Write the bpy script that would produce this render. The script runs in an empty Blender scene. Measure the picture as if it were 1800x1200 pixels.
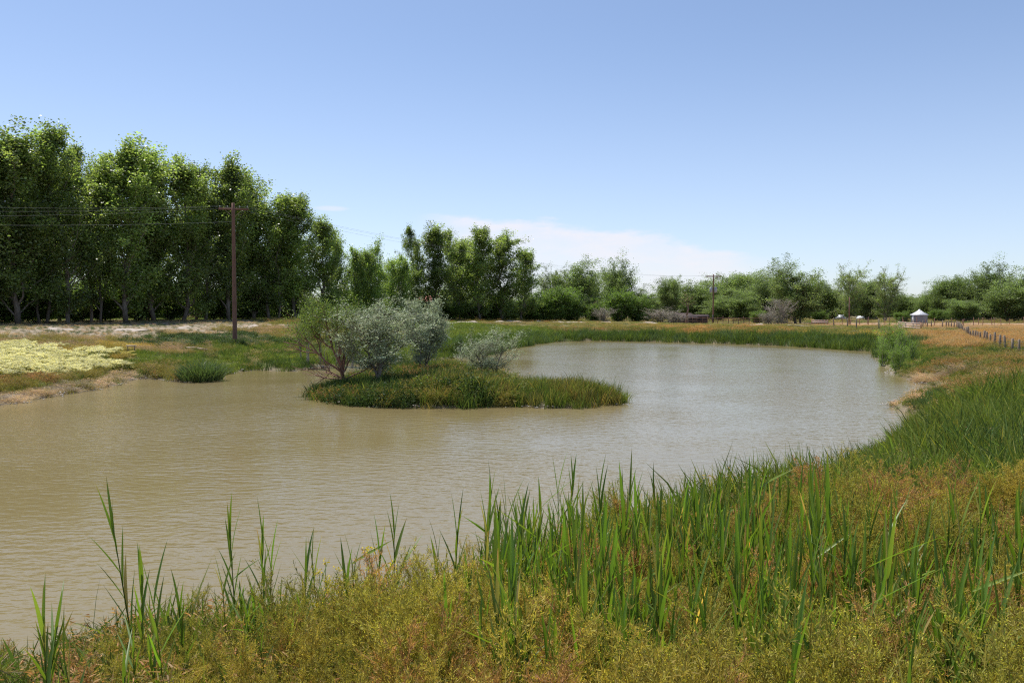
import bpy, math, random
import numpy as np
from mathutils import Vector
R = math.radians
random.seed(7)
sc = bpy.context.scene
COL = sc.collection

# ------------------------------------------------------------------ camera
CH = 3.6
PITCH = 2.13
cam_d = bpy.data.cameras.new('camera')
cam = bpy.data.objects.new('camera', cam_d)
COL.objects.link(cam)
cam.location = (0, 0, CH)
cam.rotation_euler = (R(90 - PITCH), 0, 0)
cam_d.lens = 28.0
cam_d.sensor_width = 36.0
cam_d.clip_start = 0.05
cam_d.clip_end = 8000
sc.camera = cam

# ------------------------------------------------------------------ light
SUN_EL = 66.0
SUN_AZ = -42.0          # degrees clockwise from +Y (ahead of the camera, a little to the left)
sv = Vector((math.sin(R(SUN_AZ)) * math.cos(R(SUN_EL)), math.cos(R(SUN_AZ)) * math.cos(R(SUN_EL)), math.sin(R(SUN_EL))))
sun_d = bpy.data.lights.new('sun', 'SUN')
sun_d.energy = 3.6
sun_d.angle = R(0.53)
sun_d.color = (1.0, 0.955, 0.88)
sun = bpy.data.objects.new('sun', sun_d)
sun.rotation_euler = (-sv).to_track_quat('-Z', 'Y').to_euler()
sun.location = (0, 0, 60)
COL.objects.link(sun)

sc.view_settings.view_transform = 'Standard'
sc.view_settings.look = 'None'
sc.view_settings.exposure = 0.66
sc.view_settings.gamma = 1.0
sc.cycles.max_bounces = 10
sc.cycles.transmission_bounces = 6
sc.cycles.diffuse_bounces = 6
sc.cycles.glossy_bounces = 3
sc.cycles.caustics_reflective = False
sc.cycles.caustics_refractive = False
sc.cycles.use_denoising = False
sc.cycles.denoising_input_passes = 'RGB_ALBEDO_NORMAL'
sc.cycles.denoising_prefilter = 'ACCURATE'
sc.cycles.sample_clamp_indirect = 4.0
sc.cycles.pixel_filter_type = 'BLACKMAN_HARRIS'
sc.cycles.filter_width = 1.2

world = bpy.data.worlds.new('World')
sc.world = world
world.use_nodes = True
wn = world.node_tree
for n in list(wn.nodes):
    wn.nodes.remove(n)


class NT:
    """tiny node helper"""
    def __init__(s, t):
        s.t = t

    def new(s, kind, **kw):
        n = s.t.nodes.new(kind)
        for k, v in kw.items():
            setattr(n, k, v)
        return n

    def link(s, a, b):
        s.t.links.new(a, b)

    def math(s, op, a, b=None, clamp=False):
        n = s.new('ShaderNodeMath', operation=op, use_clamp=clamp)
        for i, v in enumerate((a, b)):
            if v is None:
                continue
            if isinstance(v, (int, float)):
                n.inputs[i].default_value = v
            else:
                s.link(v, n.inputs[i])
        return n.outputs[0]

    def maprange(s, v, a, b, c=0.0, d=1.0, smooth=True):
        n = s.new('ShaderNodeMapRange')
        n.interpolation_type = 'SMOOTHSTEP' if smooth else 'LINEAR'
        s.link(v, n.inputs[0])
        for i, q in enumerate((a, b, c, d)):
            n.inputs[i + 1].default_value = q
        return n.outputs[0]

    def mix(s, f, a, b, mode='MIX'):
        n = s.new('ShaderNodeMix', data_type='RGBA', blend_type=mode)
        for i, v in ((0, f), (6, a), (7, b)):
            if isinstance(v, (int, float)):
                n.inputs[i].default_value = v
            elif isinstance(v, tuple):
                n.inputs[i].default_value = v if len(v) == 4 else v + (1,)
            else:
                s.link(v, n.inputs[i])
        return n.outputs[2]

    def noise(s, vec, scale, detail=4, rough=0.55, out=0):
        n = s.new('ShaderNodeTexNoise')
        n.inputs['Scale'].default_value = scale
        n.inputs['Detail'].default_value = detail
        n.inputs['Roughness'].default_value = rough
        if vec is not None:
            s.link(vec, n.inputs['Vector'])
        return n.outputs[out]


w = NT(wn)
sky = w.new('ShaderNodeTexSky', sky_type='NISHITA')
sky.sun_disc = False
sky.sun_elevation = R(SUN_EL)
sky.sun_rotation = R(SUN_AZ)
sky.altitude = 1400
sky.air_density = 1.0
sky.dust_density = 1.8
sky.ozone_density = 3.0
tc = w.new('ShaderNodeTexCoord')
sep = w.new('ShaderNodeSeparateXYZ')
w.link(tc.outputs['Generated'], sep.inputs[0])
az = w.math('ARCTAN2', sep.outputs[0], sep.outputs[1])      # clockwise from +Y
el = w.math('ARCSINE', sep.outputs[2])
comb = w.new('ShaderNodeCombineXYZ')
w.link(w.math('MULTIPLY', az, 1.0), comb.inputs[0])
w.link(w.math('MULTIPLY', el, 3.4), comb.inputs[1])
nz = w.noise(comb.outputs[0], 7.0, 6, 0.6)
nzf = w.noise(comb.outputs[0], 26.0, 5, 0.6)
wob = w.math('ADD', w.math('MULTIPLY', w.math('SUBTRACT', nz, 0.5), 0.050), w.math('MULTIPLY', w.math('SUBTRACT', nzf, 0.5), 0.014))
# upper edge of the thin bank of cloud, elevation as a function of azimuth
fc = w.new('ShaderNodeFloatCurve')
cm = fc.mapping
az01 = w.maprange(az, -0.15, 0.40, 0, 1, smooth=False)
w.link(az01, fc.inputs[1])
pts = []
for px, py in ((700, 379), (770, 378), (900, 386), (1020, 398), (1160, 417), (1250, 440), (1345, 462), (1420, 475)):
    a = math.atan((px - 900) / 1400)
    e = math.atan((548 - py) / 1400 * math.cos(a))
    pts.append(((a + 0.15) / 0.55, e / 0.15))
c0 = cm.curves[0]
c0.points[0].location = (0, pts[0][1])
c0.points[1].location = (1, pts[-1][1] - 0.05)
for p in pts:
    c0.points.new(*p)
cm.update()
upper = w.math('MULTIPLY', fc.outputs[0], 0.15)
below = w.math('SUBTRACT', w.math('ADD', upper, wob), el)
edge = w.maprange(below, -0.004, 0.009)
fade = w.maprange(below, 0.0, 0.10, 1.0, 0.45)
win = w.math('MULTIPLY', w.maprange(az, -0.135, -0.04), w.maprange(az, 0.22, 0.36, 1.0, 0.0))
body = w.maprange(w.noise(comb.outputs[0], 13.0, 7, 0.65), 0.3, 0.7, 0.55, 1.0)
cl = w.math('MULTIPLY', w.math('MULTIPLY', edge, fade), w.math('MULTIPLY', win, body))
cl = w.math('MULTIPLY', cl, 0.85)
# a tiny detached wisp farther left
dx = w.math('DIVIDE', w.math('SUBTRACT', az, -0.222), 0.020)
dy = w.math('DIVIDE', w.math('SUBTRACT', el, 0.125), 0.0032)
wisp = w.math('ADD', w.math('MULTIPLY', dx, dx), w.math('MULTIPLY', dy, dy))
wisp = w.math('MULTIPLY', w.maprange(wisp, 0.0, 1.6, 1.0, 0.0), 0.4)
cl = w.math('MAXIMUM', cl, wisp)
haz = w.maprange(el, 0.0, 0.36, 0.32, 0.06)
skyc = w.mix(haz, sky.outputs[0], (5.5, 5.75, 7.1))
mixc = w.mix(cl, skyc, (6.05, 5.85, 6.15))
bg = w.new('ShaderNodeBackground')
bg.inputs[1].default_value = 0.098
w.link(mixc, bg.inputs[0])
wo = w.new('ShaderNodeOutputWorld')
w.link(bg.outputs[0], wo.inputs[0])

# ------------------------------------------------------------------ geometry of the view -> places on the ground
cp, sp = math.cos(R(PITCH)), math.sin(R(PITCH))


def ray(px, py):
    u, v = (px - 900) / 1400.0, (600 - py) / 1400.0
    return np.array([u, cp + v * sp, v * cp - sp])


def at(px, py, dist):
    d = ray(px, py)
    return np.array([0, 0, CH]) + d * dist / d[1]


def w0(px, py):
    d = ray(px, py)
    t = -CH / d[2]
    return (d[0] * t, d[1] * t)


# ------------------------------------------------------------------ numpy value noise
_rs = np.random.RandomState(3)
_tab = _rs.rand(256, 256)


def vn(x, y):
    xi = np.floor(x).astype(int); yi = np.floor(y).astype(int)
    fx = x - xi; fy = y - yi
    fx = fx * fx * (3 - 2 * fx); fy = fy * fy * (3 - 2 * fy)
    a = _tab[xi & 255, yi & 255]; b = _tab[(xi + 1) & 255, yi & 255]
    c = _tab[xi & 255, (yi + 1) & 255]; d = _tab[(xi + 1) & 255, (yi + 1) & 255]
    return (a * (1 - fx) + b * fx) * (1 - fy) + (c * (1 - fx) + d * fx) * fy


def fbm(x, y, o=4):
    s = 0; a = 0.5; t = 0
    for k in range(o):
        s = s + a * vn(x * 2 ** k + 17 * k, y * 2 ** k + 31 * k); t += a; a *= 0.5
    return s / t


# ------------------------------------------------------------------ pond outline
def smooth_poly(P, n=5):
    P = np.array(P); N = len(P); out = []
    for i in range(N):
        p0, p1, p2, p3 = P[i - 1], P[i], P[(i + 1) % N], P[(i + 2) % N]
        for k in range(n):
            t = k / n
            out.append(0.5 * ((2 * p1) + (-p0 + p2) * t + (2 * p0 - 5 * p1 + 4 * p2 - p3) * t * t + (-p0 + 3 * p1 - 3 * p2 + p3) * t ** 3))
    return np.array(out)


shore_px = [(0, 713), (60, 703), (120, 693), (200, 676), (245, 666), (300, 669), (360, 671), (410, 655), (450, 651), (520, 652),
            (575, 645), (640, 640), (720, 636), (800, 630), (860, 622), (890, 613), (930, 607), (970, 601), (1040, 599), (1120, 600),
            (1200, 602), (1300, 605), (1400, 609), (1500, 616), (1545, 619), (1556, 640), (1572, 657), (1610, 672), (1670, 684),
            (1650, 694), (1600, 704), (1580, 716), (1600, 728), (1650, 738), (1620, 757), (1560, 795), (1510, 815), (1480, 832),
            (1440, 862), (1360, 895), (1250, 940), (1100, 990), (950, 1030), (800, 1075), (650, 1120), (500, 1150), (350, 1172), (200, 1182), (90, 1176), (0, 1168)]
pond = [w0(*p) for p in shore_px] + [(-7.5, 8.0), (-12, 8.5), (-17, 10), (-20.5, 15), (-21, 22)]
pond = smooth_poly(pond, 4)
isl_px = [(556, 698), (580, 707), (620, 712), (680, 716), (750, 717), (820, 716), (900, 714), (980, 716), (1050, 714), (1090, 708),
          (1080, 702), (1030, 699), (950, 694), (895, 684), (868, 668), (810, 656), (730, 654), (660, 664), (610, 680), (575, 690)]
isl = smooth_poly([w0(*p) for p in isl_px], 3)


def sdf(x, y, P):
    x = np.asarray(x, float); y = np.asarray(y, float)
    sh = x.shape; x = x.ravel(); y = y.ravel()
    d = np.full(x.shape, 1e9); ins = np.zeros(x.shape, bool)
    N = len(P)
    for i in range(N):
        ax, ay = P[i]; bx, by = P[(i + 1) % N]
        ex, ey = bx - ax, by - ay
        wx, wy = x - ax, y - ay
        t = np.clip((wx * ex + wy * ey) / (ex * ex + ey * ey + 1e-12), 0, 1)
        dd = (wx - ex * t) ** 2 + (wy - ey * t) ** 2
        d = np.minimum(d, dd)
        c = ((ay > y) != (by > y)) & (x < (bx - ax) * (y - ay) / (by - ay + 1e-12) + ax)
        ins ^= c
    d = np.sqrt(d)
    return np.where(ins, -d, d).reshape(sh)


def wdist(x, y):
    """distance to the water's edge, positive on land"""
    jx = (fbm(x * 0.9, y * 0.9, 3) - 0.5) * 0.9
    a = sdf(x, y, pond) + jx
    b = -sdf(x, y, isl) + jx
    return np.maximum(a, b), b > a


def pp(px, d):
    return ((px - 900) / 1400.0 * d, d)


CT = [(pp(-400, 60), 2.2, 9), (pp(0, 66), 2.4, 9), (pp(413, 58), 2.5, 19), (pp(450, 88), 2.8, 15), (pp(150, 45), 2.2, 10),
      (pp(850, 128), 2.2, 12), (pp(700, 105), 2.4, 14), (pp(1050, 130), 1.7, 8), (pp(1250, 120), 1.4, 6), (pp(1500, 90), 1.5, 5), (pp(1700, 60), 1.45, 5),
      (pp(1750, 27), 1.3, 4), ((7, 12), 0.95, 4), ((3.5, 7), 0.85, 5), ((-1, 6), 0.75, 4), ((-6, 6), 0.6, 4), ((0, -1), 2.1, 4), ((5, 0), 2.1, 4), ((-6, 0), 1.9, 4),
      (pp(900, 300), .8, 8), (pp(1750, 200), .9, 8), (pp(0, 200), 2.0, 10), ((-28, 15), 1.6, 6), (pp(1500, 150), 1.0, 8), (pp(1250, 170), 1.0, 8), (pp(1250, 145), 1.05, 8),
      ((0, -40), 2, 6), ((60, 20), 1.4, 6), ((-60, 20), 2, 8)]
CTp = np.array([c[0] for c in CT]); CTh = np.array([c[1] for c in CT], float); CTl = np.array([c[2] for c in CT], float)


def height(x, y):
    x = np.asarray(x, float); y = np.asarray(y, float)
    d, island = wdist(x, y)
    h = 0; l = 0; s = 0
    for i in range(len(CT)):
        r2 = (x - CTp[i, 0]) ** 2 + (y - CTp[i, 1]) ** 2 + 4.0
        k = 1.0 / r2 ** 1.5
        h = h + k * CTh[i]; l = l + k * CTl[i]; s = s + k
    h /= s; l /= s
    n1 = fbm(x * 0.35, y * 0.35, 4) - 0.5
    n2 = fbm(x * 1.7 + 9, y * 1.7, 3) - 0.5
    land = h * (1 - np.exp(-np.maximum(d, 0) / l)) + 0.10 * (1 - np.exp(-np.maximum(d, 0) / 0.3)) \
        + (0.22 * n1 + 0.07 * n2) * np.clip(d / 2.0, 0, 1)
    im = np.exp(-np.maximum(d, 0) / 1.0)
    isla = 0.38 * (1 - im) + (0.5 * n1 + 0.12 * n2) * np.clip(d / 1.0, 0, 1)
    bed = np.maximum(d * 0.35, -1.3)
    return np.where(d < 0, bed, np.where(island, isla, land))


def gz(x, y):
    return float(height(np.array([x]), np.array([y]))[0])


_T = np.exp(np.linspace(math.log(2.0), math.log(600), 2600))


def hit(px, py):
    d = ray(px, py)
    X = d[0] * _T; Y = d[1] * _T; Z = CH + d[2] * _T
    H = height(X, Y)
    below_ = Z < np.maximum(H, -0.01)
    if not below_.any():
        i = int(np.argmin(Z - H))
    else:
        i = int(np.argmax(below_))
    return (X[i], Y[i], H[i])


# ------------------------------------------------------------------ tagging and mesh helpers
def tag(o, label=None, cat=None, group=None, kind=None):
    if label: o['label'] = label
    if cat: o['category'] = cat
    if group: o['group'] = group
    if kind: o['kind'] = kind
    return o


def mk(name, V, Q=None, T=None, mat=None, cattr=None, smooth=False):
    V = np.asarray(V, np.float32).reshape(-1, 3)
    me = bpy.data.meshes.new(name)
    nq = 0 if Q is None else len(Q); nt = 0 if T is None else len(T)
    idx = []
    if nq: idx.append(np.asarray(Q, np.int32).ravel())
    if nt: idx.append(np.asarray(T, np.int32).ravel())
    idx = np.concatenate(idx)
    me.vertices.add(len(V)); me.vertices.foreach_set('co', V.ravel())
    me.loops.add(len(idx)); me.loops.foreach_set('vertex_index', idx)
    me.polygons.add(nq + nt)
    st = np.concatenate([np.arange(nq) * 4, nq * 4 + np.arange(nt) * 3]).astype(np.int32)
    me.polygons.foreach_set('loop_start', st)
    if smooth:
        me.polygons.foreach_set('use_smooth', np.ones(nq + nt, bool))
    if cattr is not None:
        a = me.color_attributes.new('c', 'FLOAT_COLOR', 'POINT')
        c4 = np.ones((len(V), 4), np.float32); c4[:, :3] = cattr
        a.data.foreach_set('color', c4.ravel())
    me.update(calc_edges=True)
    me.validate()
    if mat: me.materials.append(mat)
    return me


def obj(name, me, parent=None, loc=(0, 0, 0)):
    o = bpy.data.objects.new(name, me)
    o.location = loc
    COL.objects.link(o)
    if parent: o.parent = parent
    return o


def empty(name, loc=(0, 0, 0), rz=0):
    o = bpy.data.objects.new(name, None)
    o.empty_display_size = 0.3
    o.location = loc; o.rotation_euler = (0, 0, rz)
    COL.objects.link(o)
    return o


class Acc:
    def __init__(s):
        s.V = []; s.Q = []; s.T = []; s.C = []; s.n = 0

    def add(s, V, Q=None, T=None, C=(1, 1, 1)):
        V = np.asarray(V, float).reshape(-1, 3)
        if Q is not None and len(Q): s.Q.append(np.asarray(Q) + s.n)
        if T is not None and len(T): s.T.append(np.asarray(T) + s.n)
        C = np.asarray(C, float)
        s.C.append(np.broadcast_to(C, (len(V), 3)) if C.ndim == 1 else C)
        s.V.append(V); s.n += len(V)

    def tube(s, P, rad, n=6, C=(1, 1, 1), cap=True):
        P = np.asarray(P, float); m = len(P)
        rad = np.broadcast_to(np.asarray(rad, float), (m,))
        tan = np.gradient(P, axis=0)
        tan /= np.linalg.norm(tan, axis=1)[:, None] + 1e-9
        ref = np.array([0, 0, 1.0]) if abs(tan[0, 2]) < 0.8 else np.array([1.0, 0, 0])
        a = np.cross(tan, ref); a /= np.linalg.norm(a, axis=1)[:, None] + 1e-9
        b = np.cross(tan, a)
        th = np.arange(n) * 2 * math.pi / n
        V = P[:, None, :] + rad[:, None, None] * (np.cos(th)[None, :, None] * a[:, None, :] + np.sin(th)[None, :, None] * b[:, None, :])
        V = V.reshape(-1, 3)
        i = np.arange(m - 1)[:, None] * n; j = np.arange(n)[None, :]; j2 = (j + 1) % n
        Q = np.stack([i + j, i + j2, i + n + j2, i + n + j], -1).reshape(-1, 4)
        T = None
        if cap:
            V = np.vstack([V, P[0], P[-1]])
            k0 = m * n; jj = np.arange(n); jj2 = (jj + 1) % n
            T = np.vstack([np.stack([jj2, jj, np.full(n, k0)], -1), np.stack([(m - 1) * n + jj, (m - 1) * n + jj2, np.full(n, k0 + 1)], -1)])
        s.add(V, Q, T, C)

    def box(s, cx, cy, cz, sx, sy, sz, rz=0, C=(1, 1, 1), rx=0):
        v = np.array([[x, y, z] for x in (-.5, .5) for y in (-.5, .5) for z in (-.5, .5)]) * (sx, sy, sz)
        if rx:
            c, q = math.cos(rx), math.sin(rx)
            v = np.stack([v[:, 0], v[:, 1] * c - v[:, 2] * q, v[:, 1] * q + v[:, 2] * c], -1)
        c, q = math.cos(rz), math.sin(rz)
        v = np.stack([v[:, 0] * c - v[:, 1] * q, v[:, 0] * q + v[:, 1] * c, v[:, 2]], -1) + (cx, cy, cz)
        s.add(v, [[0, 1, 3, 2], [4, 6, 7, 5], [0, 4, 5, 1], [2, 3, 7, 6], [0, 2, 6, 4], [1, 5, 7, 3]], None, C)

    def blades(s, B, D, L, W, bend, C, seg=3, rng=None, wprof=None, side=None):
        """many strips at once: bases B, directions D (unit), length L, width W, bend (droop)"""
        n = len(B)
        ts = np.linspace(0, 1, seg + 1)
        if wprof is None: wprof = np.array([0.8, 1.0, 0.7, 0.05]) if seg == 3 else np.interp(ts, [0, .3, .7, 1], [.7, 1, .7, .05])
        hor = D.copy(); hor[:, 2] = 0
        hn = np.linalg.norm(hor, axis=1)[:, None]
        if rng is None: rng = np.random
        rr = rng.randn(n, 3); rr[:, 2] = 0; rr /= np.linalg.norm(rr, axis=1)[:, None]
        hor = np.where(hn > 0.05, hor / (hn + 1e-9), rr)
        if side is None:
            side = np.cross(D, rng.randn(n, 3))
        side = side / (np.linalg.norm(side, axis=1)[:, None] + 1e-9)
        V = np.zeros((n, seg + 1, 2, 3))
        for i, t in enumerate(ts):
            c = B + D * (L * t)[:, None] + hor * (bend * L * t * t)[:, None]
            c[:, 2] -= bend * L * t * t * 0.5 * t
            V[:, i, 0] = c - side * (W * wprof[i] * .5)[:, None]
            V[:, i, 1] = c + side * (W * wprof[i] * .5)[:, None]
        k = (np.arange(n) * (seg + 1) * 2)[:, None]
        q = []
        for i in range(seg):
            q.append(np.concatenate([k + 2 * i, k + 2 * i + 1, k + 2 * i + 3, k + 2 * i + 2], 1))
        Q = np.concatenate(q)
        C = np.asarray(C, float)
        if C.ndim == 2:
            C = np.repeat(C, (seg + 1) * 2, axis=0)
        s.add(V.reshape(-1, 3), Q, None, C)

    def leaves(s, P, Nn, size, asp, C, rng):
        n = len(P)
        Nn = Nn / (np.linalg.norm(Nn, axis=1)[:, None] + 1e-9)
        a = np.cross(Nn, rng.randn(n, 3)); a /= np.linalg.norm(a, axis=1)[:, None] + 1e-9
        b = np.cross(Nn, a)
        L = (size * .5)[:, None]; W = (size * asp * .5)[:, None]
        V = np.stack([P - a * L, P + b * W + a * L * .1, P + a * L, P - b * W + a * L * .1], 1)
        Q = np.arange(n * 4).reshape(n, 4)
        s.add(V.reshape(-1, 3), Q, None, np.repeat(np.asarray(C, float), 4, axis=0) if np.asarray(C).ndim == 2 else C)

    def mesh(s, name, mat, smooth=False):
        return mk(name, np.vstack(s.V), np.vstack(s.Q) if s.Q else None, np.vstack(s.T) if s.T else None, mat, np.vstack(s.C), smooth)


# ------------------------------------------------------------------ materials
def new_mat(name):
    m = bpy.data.materials.new(name); m.use_nodes = True
    for n in list(m.node_tree.nodes): m.node_tree.nodes.remove(n)
    return m, NT(m.node_tree)


def leaf_mat(name, col, trans=(1.3, 1.35, 0.6), tf=0.38, rough=0.5, spec=0.4, inst=False, rnd=0.25, hue=0.0):
    m, t = new_mat(name)
    at_ = t.new('ShaderNodeAttribute', attribute_name='c')
    c = t.mix(1.0, at_.outputs['Color'], col, 'MULTIPLY')
    if inst:
        ai = t.new('ShaderNodeAttribute', attribute_name='tint')
        ai.attribute_type = 'INSTANCER'
        c = t.mix(1.0, c, ai.outputs['Color'], 'MULTIPLY')
    oi = t.new('ShaderNodeObjectInfo')
    v = t.math('ADD', t.math('MULTIPLY', oi.outputs['Random'], rnd), 1 - rnd / 2)
    hs = t.new('ShaderNodeHueSaturation')
    t.link(c, hs.inputs['Color']); t.link(v, hs.inputs['Value'])
    c = hs.outputs[0]
    p = t.new('ShaderNodeBsdfPrincipled')
    t.link(c, p.inputs['Base Color'])
    p.inputs['Roughness'].default_value = rough
    p.inputs['Specular IOR Level'].default_value = spec
    tr = t.new('ShaderNodeBsdfTranslucent')
    t.link(t.mix(1.0, c, trans, 'MULTIPLY'), tr.inputs[0])
    mx = t.new('ShaderNodeMixShader'); mx.inputs[0].default_value = tf
    t.link(p.outputs[0], mx.inputs[1]); t.link(tr.outputs[0], mx.inputs[2])
    o = t.new('ShaderNodeOutputMaterial'); t.link(mx.outputs[0], o.inputs[0])
    return m


def solid_mat(name, c1, c2, scale=6, rough=0.8, metal=0, bump=0.2, stretch=(1, 1, 1), spec=0.3, rnd=0.0):
    m, t = new_mat(name)
    tc_ = t.new('ShaderNodeTexCoord')
    mp = t.new('ShaderNodeMapping'); mp.inputs['Scale'].default_value = stretch
    t.link(tc_.outputs['Object'], mp.inputs[0])
    n = t.noise(mp.outputs[0], scale, 6, 0.65)
    f = t.maprange(n, 0.3, 0.7)
    c = t.mix(f, c1, c2)
    if rnd:
        oi = t.new('ShaderNodeObjectInfo')
        hs = t.new('ShaderNodeHueSaturation')
        t.link(c, hs.inputs['Color']); t.link(t.math('ADD', t.math('MULTIPLY', oi.outputs['Random'], rnd), 1 - rnd / 2), hs.inputs['Value'])
        c = hs.outputs[0]
    p = t.new('ShaderNodeBsdfPrincipled')
    t.link(c, p.inputs['Base Color'])
    p.inputs['Roughness'].default_value = rough; p.inputs['Metallic'].default_value = metal
    p.inputs['Specular IOR Level'].default_value = spec
    b = t.new('ShaderNodeBump'); b.inputs['Strength'].default_value = bump; b.inputs['Distance'].default_value = 0.02
    t.link(n, b.inputs['Height']); t.link(b.outputs[0], p.inputs['Normal'])
    o = t.new('ShaderNodeOutputMaterial'); t.link(p.outputs[0], o.inputs[0])
    return m


M_poplar = leaf_mat('poplar_leaf', (0.175, 0.222, 0.078), trans=(2.1, 2.2, 1.0), tf=0.5, rough=0.36, spec=0.55, rnd=0.35)
M_cotton = leaf_mat('cottonwood_leaf', (0.170, 0.222, 0.085), trans=(1.65, 1.75, .9), tf=0.48, rough=0.5, spec=0.4, rnd=0.35)
M_bush = leaf_mat('bush_leaf', (0.115, 0.175, 0.042), trans=(1.8, 1.9, .8), tf=0.45, rough=0.5, spec=0.35, rnd=0.25)
M_silver = leaf_mat('silver_leaf', (0.35, 0.395, 0.25), trans=(1, 1.05, 0.85), tf=0.36, rough=0.55, spec=0.4, rnd=0.1)
M_sapling = leaf_mat('sapling_leaf', (0.15, 0.205, 0.055), tf=0.42, rough=0.5, spec=0.3, rnd=0.1)
M_reed = leaf_mat('reed_leaf', (0.140, 0.218, 0.042), trans=(1.5, 1.6, 0.5), tf=0.42, rough=0.42, spec=0.4, rnd=0.3)
M_inst = leaf_mat('herb', (1, 1, 1), trans=(1.35, 1.3, 0.75), tf=0.40, rough=0.6, spec=0.2, inst=True, rnd=0.3)
M_petal = leaf_mat('petal', (1, 1, 1), trans=(1, 1, 1), tf=0.3, rough=0.7, spec=0.1, inst=True, rnd=0.1)
M_bark = solid_mat('bark', (0.12, 0.095, 0.075), (0.26, 0.22, 0.18), 5, 0.9, bump=0.5, stretch=(3, 3, .6))
M_bark_red = solid_mat('reddish_bark', (0.17, 0.085, 0.06), (0.30, 0.17, 0.13), 9, 0.8, bump=0.3, stretch=(3, 3, .6))
M_bark_grey = solid_mat('grey_twig', (0.26, 0.215, 0.19), (0.42, 0.36, 0.31), 5, 0.9, bump=0.2)
M_pole = solid_mat('pole_wood', (0.125, 0.058, 0.040), (0.24, 0.13, 0.095), 7, 0.75, bump=0.3, stretch=(6, 6, .35))
M_polebase = solid_mat('tarred_wood', (0.018, 0.014, 0.012), (0.035, 0.028, 0.024), 8, 0.7)
M_wood = solid_mat('weathered_wood', (0.17, 0.125, 0.085), (0.33, 0.255, 0.18), 9, 0.85, bump=0.3, stretch=(5, 5, .5), rnd=0.3)
M_redwood = solid_mat('rusty_wood', (0.20, 0.10, 0.07), (0.33, 0.19, 0.14), 9, 0.85, bump=0.3, rnd=0.3)
M_board = solid_mat('bleached_board', (0.44, 0.33, 0.28), (0.60, 0.49, 0.43), 6, 0.8, stretch=(.6, 5, 5))
M_wire = solid_mat('wire', (0.10, 0.10, 0.10), (0.16, 0.16, 0.16), 20, 0.5, metal=0.6)
M_cable = solid_mat('cable', (0.20, 0.21, 0.20), (0.27, 0.27, 0.27), 20, 0.8, metal=0.0)
M_galv = solid_mat('galvanised_wall', (0.16, 0.17, 0.19), (0.22, 0.23, 0.25), 1.5, 0.5, metal=0.3, bump=0.05)
M_roofm = solid_mat('galvanised_roof', (0.66, 0.67, 0.69), (0.78, 0.78, 0.79), 1.2, 0.45, metal=0.2, bump=0.03)
M_trim = solid_mat('light_trim', (0.55, 0.56, 0.56), (0.65, 0.66, 0.66), 2, 0.5)
M_can = solid_mat('transformer_grey', (0.33, 0.34, 0.35), (0.42, 0.43, 0.44), 3, 0.45, metal=0.1, bump=0.02)
M_glassins = solid_mat('insulator', (0.30, 0.30, 0.28), (0.42, 0.42, 0.40), 3, 0.2)
M_white = solid_mat('white_paint', (0.74, 0.74, 0.73), (0.80, 0.80, 0.79), 2, 0.4, bump=0.0)
M_dark = solid_mat('dark_glass', (0.02, 0.022, 0.025), (0.03, 0.03, 0.033), 2, 0.15, bump=0)
M_rubber = solid_mat('tyre_rubber', (0.02, 0.02, 0.02), (0.035, 0.035, 0.035), 5, 0.9)
M_darkpaint = solid_mat('dark_paint', (0.05, 0.025, 0.03), (0.07, 0.035, 0.04), 2, 0.4, bump=0)
M_redroof = solid_mat('faded_red_roof', (0.36, 0.12, 0.09), (0.48, 0.20, 0.15), 3, 0.7)
M_tanwall = solid_mat('tan_wall', (0.42, 0.33, 0.26), (0.50, 0.40, 0.32), 3, 0.8)
M_darkwood = solid_mat('dark_boards', (0.04, 0.025, 0.025), (0.075, 0.05, 0.045), 5, 0.9)
M_stone = solid_mat('pale_pebble', (0.42, 0.38, 0.33), (0.62, 0.58, 0.52), 5, 0.8)


# ------------------------------------------------------------------ zones of ground cover
Z = {}
ZP = []


def zone(name, *pxs):
    for px, py in pxs:
        x, y, z = hit(px, py)
        ZP.append((x, y, name))


zone('cream', (-120, 640), (-60, 640), (0, 628), (60, 632), (120, 640), (60, 652), (150, 652), (0, 650), (190, 650), (-60, 665), (100, 625), (40, 664), (210, 645))
zone('yellow', (150, 617), (200, 612), (175, 615))
zone('mixed', (60, 684), (120, 674), (180, 662))
zone('mixed', (0, 695), (-80, 700), (240, 650), (560, 600), (600, 580))
zone('sage', (-100, 590), (0, 590), (60, 590), (130, 590), (200, 588), (260, 588), (330, 585), (100, 583), (400, 575))
zone('tan', (0, 606), (80, 606), (150, 603), (250, 600), (330, 612), (270, 618), (450, 585), (520, 582), (240, 612), (310, 593))
zone('forb', (275, 606), (310, 602), (290, 596), (360, 598), (430, 600))
zone('green', (300, 640), (370, 625), (260, 635), (450, 625), (500, 615), (550, 625), (370, 610), (430, 640), (500, 635), (540, 600))
zone('lush', (780, 582), (830, 578), (800, 595), (760, 590), (870, 590), (900, 583), (950, 580), (720, 600), (660, 610))
zone('mixed', (1000, 578), (1060, 585), (1040, 574), (1100, 580), (1150, 585), (980, 573))
zone('weedy', (1200, 582), (1280, 585), (1350, 588), (1240, 580), (1170, 577))
zone('yellowweed', (1420, 592), (1480, 597), (1530, 598))
zone('field', (1400, 575), (1300, 573), (1450, 582), (1550, 585), (1200, 570))
zone('orangefield', (1500, 568), (1600, 574), (1700, 577), (1790, 578), (1650, 572))
zone('orange', (1600, 600), (1640, 604), (1700, 612), (1720, 600), (1620, 595), (1680, 600))
zone('mixed', (1700, 645), (1780, 615), (1750, 640), (1690, 630), (1790, 660), (1720, 665), (1760, 690))
zone('green', (1620, 630), (1590, 655), (1650, 625), (1570, 630), (1730, 625))
zone('drybrush', (1645, 662))
zone('mixed', (1625, 655), (1668, 648), (1690, 662), (1660, 674))
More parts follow.
